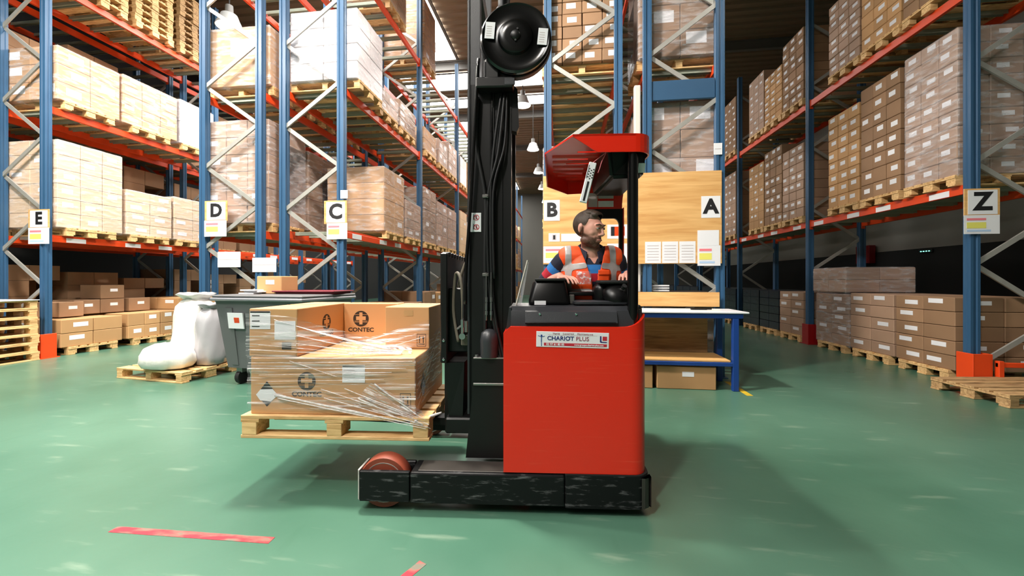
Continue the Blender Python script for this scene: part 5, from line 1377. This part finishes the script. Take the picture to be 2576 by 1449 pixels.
# eyes, brows
for s in (-1, 1):
    e = MB().ell(H(0.029 * s, -0.0835, 0.010), (0.0125, 0.0080, 0.0056), HM, 16, 10).build('eye', 'eye_white', per, 'all')
    MB().ell(H(0.029 * s + 0.004, -0.0905, 0.010), (0.0050, 0.003, 0.0048), HM, 12, 8).build('iris', 'iris', e, 'all')
    MB().tube([H(0.012 * s, -0.0955, 0.030), H(0.030 * s, -0.0945, 0.035), H(0.050 * s, -0.080, 0.030)], [0.0028, 0.0034, 0.002], 8).build('eyebrow', 'hair', per, 'all')
    MB().tube([H(0.014 * s, -0.089, 0.013), H(0.029 * s, -0.0935, 0.0185), H(0.046 * s, -0.080, 0.013)], [0.003, 0.0032, 0.003], 8).build('eyelid', 'skin', per, 'all')
MB().tube([H(-0.024, -0.086, -0.064), H(-0.010, -0.0955, -0.062), H(0.010, -0.0955, -0.062), H(0.024, -0.086, -0.064)], [0.002, 0.004, 0.004, 0.002], 8).build('mouth', 'lips', per, 'all')
# hair: cap over crown, sides and nape, short fringe brushed up
hb = MB()
def keep_shell(mb, fn, voxel, name, m, smooth=2):
    me = remesh(mb, voxel, smooth, m)
    bm = bmesh.new(); bm.from_mesh(me)
    inv = HM.inverted()
    dead = [v for v in bm.verts if not fn(inv @ (v.co - HC))]
    bmesh.ops.delete(bm, geom=dead, context='VERTS'); smooth_edge(bm, 6); bm.to_mesh(me); bm.free()
    return place(me, name, per)
hb.ell(H(0, 0.020, 0.031), (0.079, 0.099, 0.089), HM, 32, 20)
hb.ell(H(0, -0.045, 0.090), (0.050, 0.030, 0.026), HM, 20, 12)
hb.ell(H(0, 0.0, 0.100), (0.055, 0.060, 0.026), HM, 20, 12)
def hair_area(p):
    front = -0.052 - 0.02 * max(0, (p.z - 0.07) / 0.05) + 0.25 * max(0, abs(p.x) - 0.045)
    if p.z > 0.066: return p.y > front - 0.012
    if p.z > 0.02: return p.y > -0.030 + 0.35 * max(0, 0.05 - p.z) * 1.0
    if p.z > -0.045: return p.y > 0.022
    return p.y > 0.045 and p.z > -0.075
keep_shell(hb, hair_area, 0.004, 'hair', 'hair')
# polo shirt: trunk and short sleeves
ps = MB()
ps.ell((PX, 0.45, 1.385), (0.178, 0.118, 0.175), None, 28, 16)
ps.ell((PX, 0.46, 1.16), (0.172, 0.132, 0.18), None, 28, 16)
ps.ell((PX, 0.50, 1.04), (0.175, 0.14, 0.09), None, 28, 16)
capsule(ps, (PX - 0.10, 0.445, 1.505), (PX + 0.10, 0.445, 1.505), 0.072, 0.072)
for s, (a, e, w) in ARM.items():
    a = Vector(a); e = Vector(e); capsule(ps, a, a.lerp(e, 0.80), 0.066, 0.062)
pm = remesh(ps, 0.0048, 4, ['navy', 'stripe_blue', 'stripe_red'])
bm = bmesh.new(); bm.from_mesh(pm)
def seg_t(p, a, e):
    d = e - a; return max(0, min(1.2, (p - a).dot(d) / d.length_squared)), (p - (a + d * max(0, min(1, (p - a).dot(d) / d.length_squared)))).length
dead = []
for v in bm.verts:
    p = v.co
    r = math.hypot(p.x - 0.515, (p.y - 0.42) * 0.9)
    if r < 0.068 and p.z > 1.50: dead.append(v)
    # open placket at the throat
    if p.y < 0.42 and abs(p.x - PX - 0.012) < 0.050 * max(0, (p.z - 1.455) / 0.10) and p.z > 1.455: dead.append(v)
bmesh.ops.delete(bm, geom=list(set(dead)), context='VERTS'); smooth_edge(bm)
for f in bm.faces:
    p = f.calc_center_median(); f.material_index = 0
    best = None
    for s, (a, e, w) in ARM.items():
        t_, dd = seg_t(p, Vector(a), Vector(e))
        if dd < 0.083 and (p.x - PX) * s > 0.178: best = t_
    if best is not None:
        if 0.24 < best < 0.46: f.material_index = 1
        elif 0.46 <= best < 0.72: f.material_index = 2
    elif 1.395 < p.z < 1.452: f.material_index = 1
    elif 1.34 < p.z <= 1.395: f.material_index = 2
bm.to_mesh(pm); bm.free()
place(pm, 'polo_shirt', per)
# collar
cl = MB()
def collar(s):
    P0 = []
    for i in range(9):
        a = R(95 - i * 20) if s > 0 else R(85 + i * 20)
        P0.append((0.513 + 0.075 * math.cos(a), 0.425 + 0.069 * math.sin(a), 1.594 - 0.064 * max(0, (i - 3) / 5) ** 1.2))
    vs = []; fs = []
    for i, p in enumerate(P0):
        c = Vector((0.513, 0.425, p[2])); o = (Vector(p) - c).normalized()
        drop = 0.042 + 0.022 * (i / 8)
        for q, (dr, dz) in enumerate(((0.0, 0.006), (0.012, 0.0), (0.026, -drop), (0.020, -drop), (0.004, -0.004))):
            vs.append(Vector(p) + o * dr + Vector((0, 0, dz)))
        if i:
            for q in range(5): fs.append(((i - 1) * 5 + q, (i - 1) * 5 + (q + 1) % 5, i * 5 + (q + 1) % 5, i * 5 + q))
    fs += [(4, 3, 2, 1, 0), tuple(8 * 5 + q for q in range(5))]
    cl._add(vs, fs)
collar(1); collar(-1)
cl.build('collar', 'navy', per, 50)
# trousers
tr = MB()
tr.ell((PX, 0.50, 1.0), (0.185, 0.15, 0.12), None, 24, 14)
for s in (-1, 1):
    capsule(tr, (PX + 0.09 * s, 0.50, 1.01), (PX + 0.12 * s, 0.20, 0.99), 0.096, 0.074)
    capsule(tr, (PX + 0.12 * s, 0.20, 0.99), (PX + 0.12 * s, 0.22, 0.58), 0.072, 0.060)
place(remesh(tr, 0.010, 3, 'trousers'), 'trousers', per)
# vest
vb = MB()
vb.ell((PX, 0.45, 1.385), (0.212, 0.140, 0.185), None, 28, 16)
vb.ell((PX, 0.455, 1.17), (0.210, 0.152, 0.19), None, 28, 16)
capsule(vb, (PX - 0.145, 0.445, 1.498), (PX + 0.145, 0.445, 1.498), 0.086, 0.086)
def vest_keep(p):
    if p.z < 1.075: return False
    if p.z > 1.47 and math.hypot(p.x - 0.513, p.y - 0.44) < 0.083: return False
    # front opening: a V from the neck down to the zip
    if p.y < 0.45 and p.z > 1.20:
        half = 0.010 + 0.066 * max(0, (p.z - 1.33) / 0.22)
        if abs(p.x - (PX + 0.008)) < half: return False
    # arm holes
    if (p.x - PX > 0.206 or PX - p.x > 0.216) and p.z > 1.25: return False
    return True
vm = remesh(vb, 0.005, 4, 'vest_orange')
bm = bmesh.new(); bm.from_mesh(vm)
bmesh.ops.delete(bm, geom=[v for v in bm.verts if not vest_keep(v.co)], context='VERTS'); smooth_edge(bm, 14)
bm.to_mesh(vm); bm.normal_update()
ref = bmesh.new()
def strip_faces(test, lift):
    vmap = {}
    for f in bm.faces:
        c = f.calc_center_median()
        if test(c):
            vv = []
            for v in f.verts:
                if v.index not in vmap: vmap[v.index] = ref.verts.new(v.co + v.normal * lift)
                vv.append(vmap[v.index])
            try: ref.faces.new(vv)
            except ValueError: pass
bm.verts.index_update()
def is_strip(c):
    dx = c.x - PX
    if abs(dx + 0.154) < 0.020 or abs(dx - 0.136) < 0.020: return True
    if c.z < 1.50 and abs(c.z - (1.440 - 0.12 * (abs(dx) - 0.1))) < 0.019: return True
    if abs(c.z - 1.275) < 0.020: return True
    return False
strip_faces(is_strip, 0.0035)
smooth_edge(ref, 14)
rm = bpy.data.meshes.new('reflective_strip'); ref.to_mesh(rm); ref.free(); bm.free()
rm.materials.append(MATS['reflective']); rm.polygons.foreach_set('use_smooth', [True] * len(rm.polygons))
vo = place(vm, 'safety_vest', per)
sd = vo.modifiers.new('thick', 'SOLIDIFY'); sd.thickness = 0.004; sd.offset = -1
place(rm, 'reflective_strip', vo)
# pockets: clear badge window on one side, flap pocket on the other
def vest_y(x, z):
    best = None
    for v in vm.vertices:
        if v.co.y < 0.47 and abs(v.co.x - x) < 0.01 and abs(v.co.z - z) < 0.01:
            if best is None or v.co.y < best: best = v.co.y
    return best if best is not None else 0.31
def patch(name, m, x0, x1, z0, z1, lift, n_=8, par=vo):
    vs = []; fs = []
    for i in range(n_ + 1):
        for j in range(n_ + 1):
            x = x0 + (x1 - x0) * i / n_; z = z0 + (z1 - z0) * j / n_
            vs.append((x, vest_y(x, z) - lift, z))
    for i in range(n_):
        for j in range(n_): fs.append((i * (n_ + 1) + j, (i + 1) * (n_ + 1) + j, (i + 1) * (n_ + 1) + j + 1, i * (n_ + 1) + j + 1))
    b = MB(); b._add(vs, fs); o = b.build(name, m, par, 'all')
    sd = o.modifiers.new('thick', 'SOLIDIFY'); sd.thickness = 0.003
    return o
patch('badge_pocket', 'film_badge', PX - 0.108, PX - 0.015, 1.325, 1.408, 0.009)
patch('pocket_flap', 'vest_orange', PX + 0.030, PX + 0.108, 1.385, 1.416, 0.012)
patch('pocket', 'vest_orange', PX + 0.028, PX + 0.106, 1.30, 1.388, 0.007)
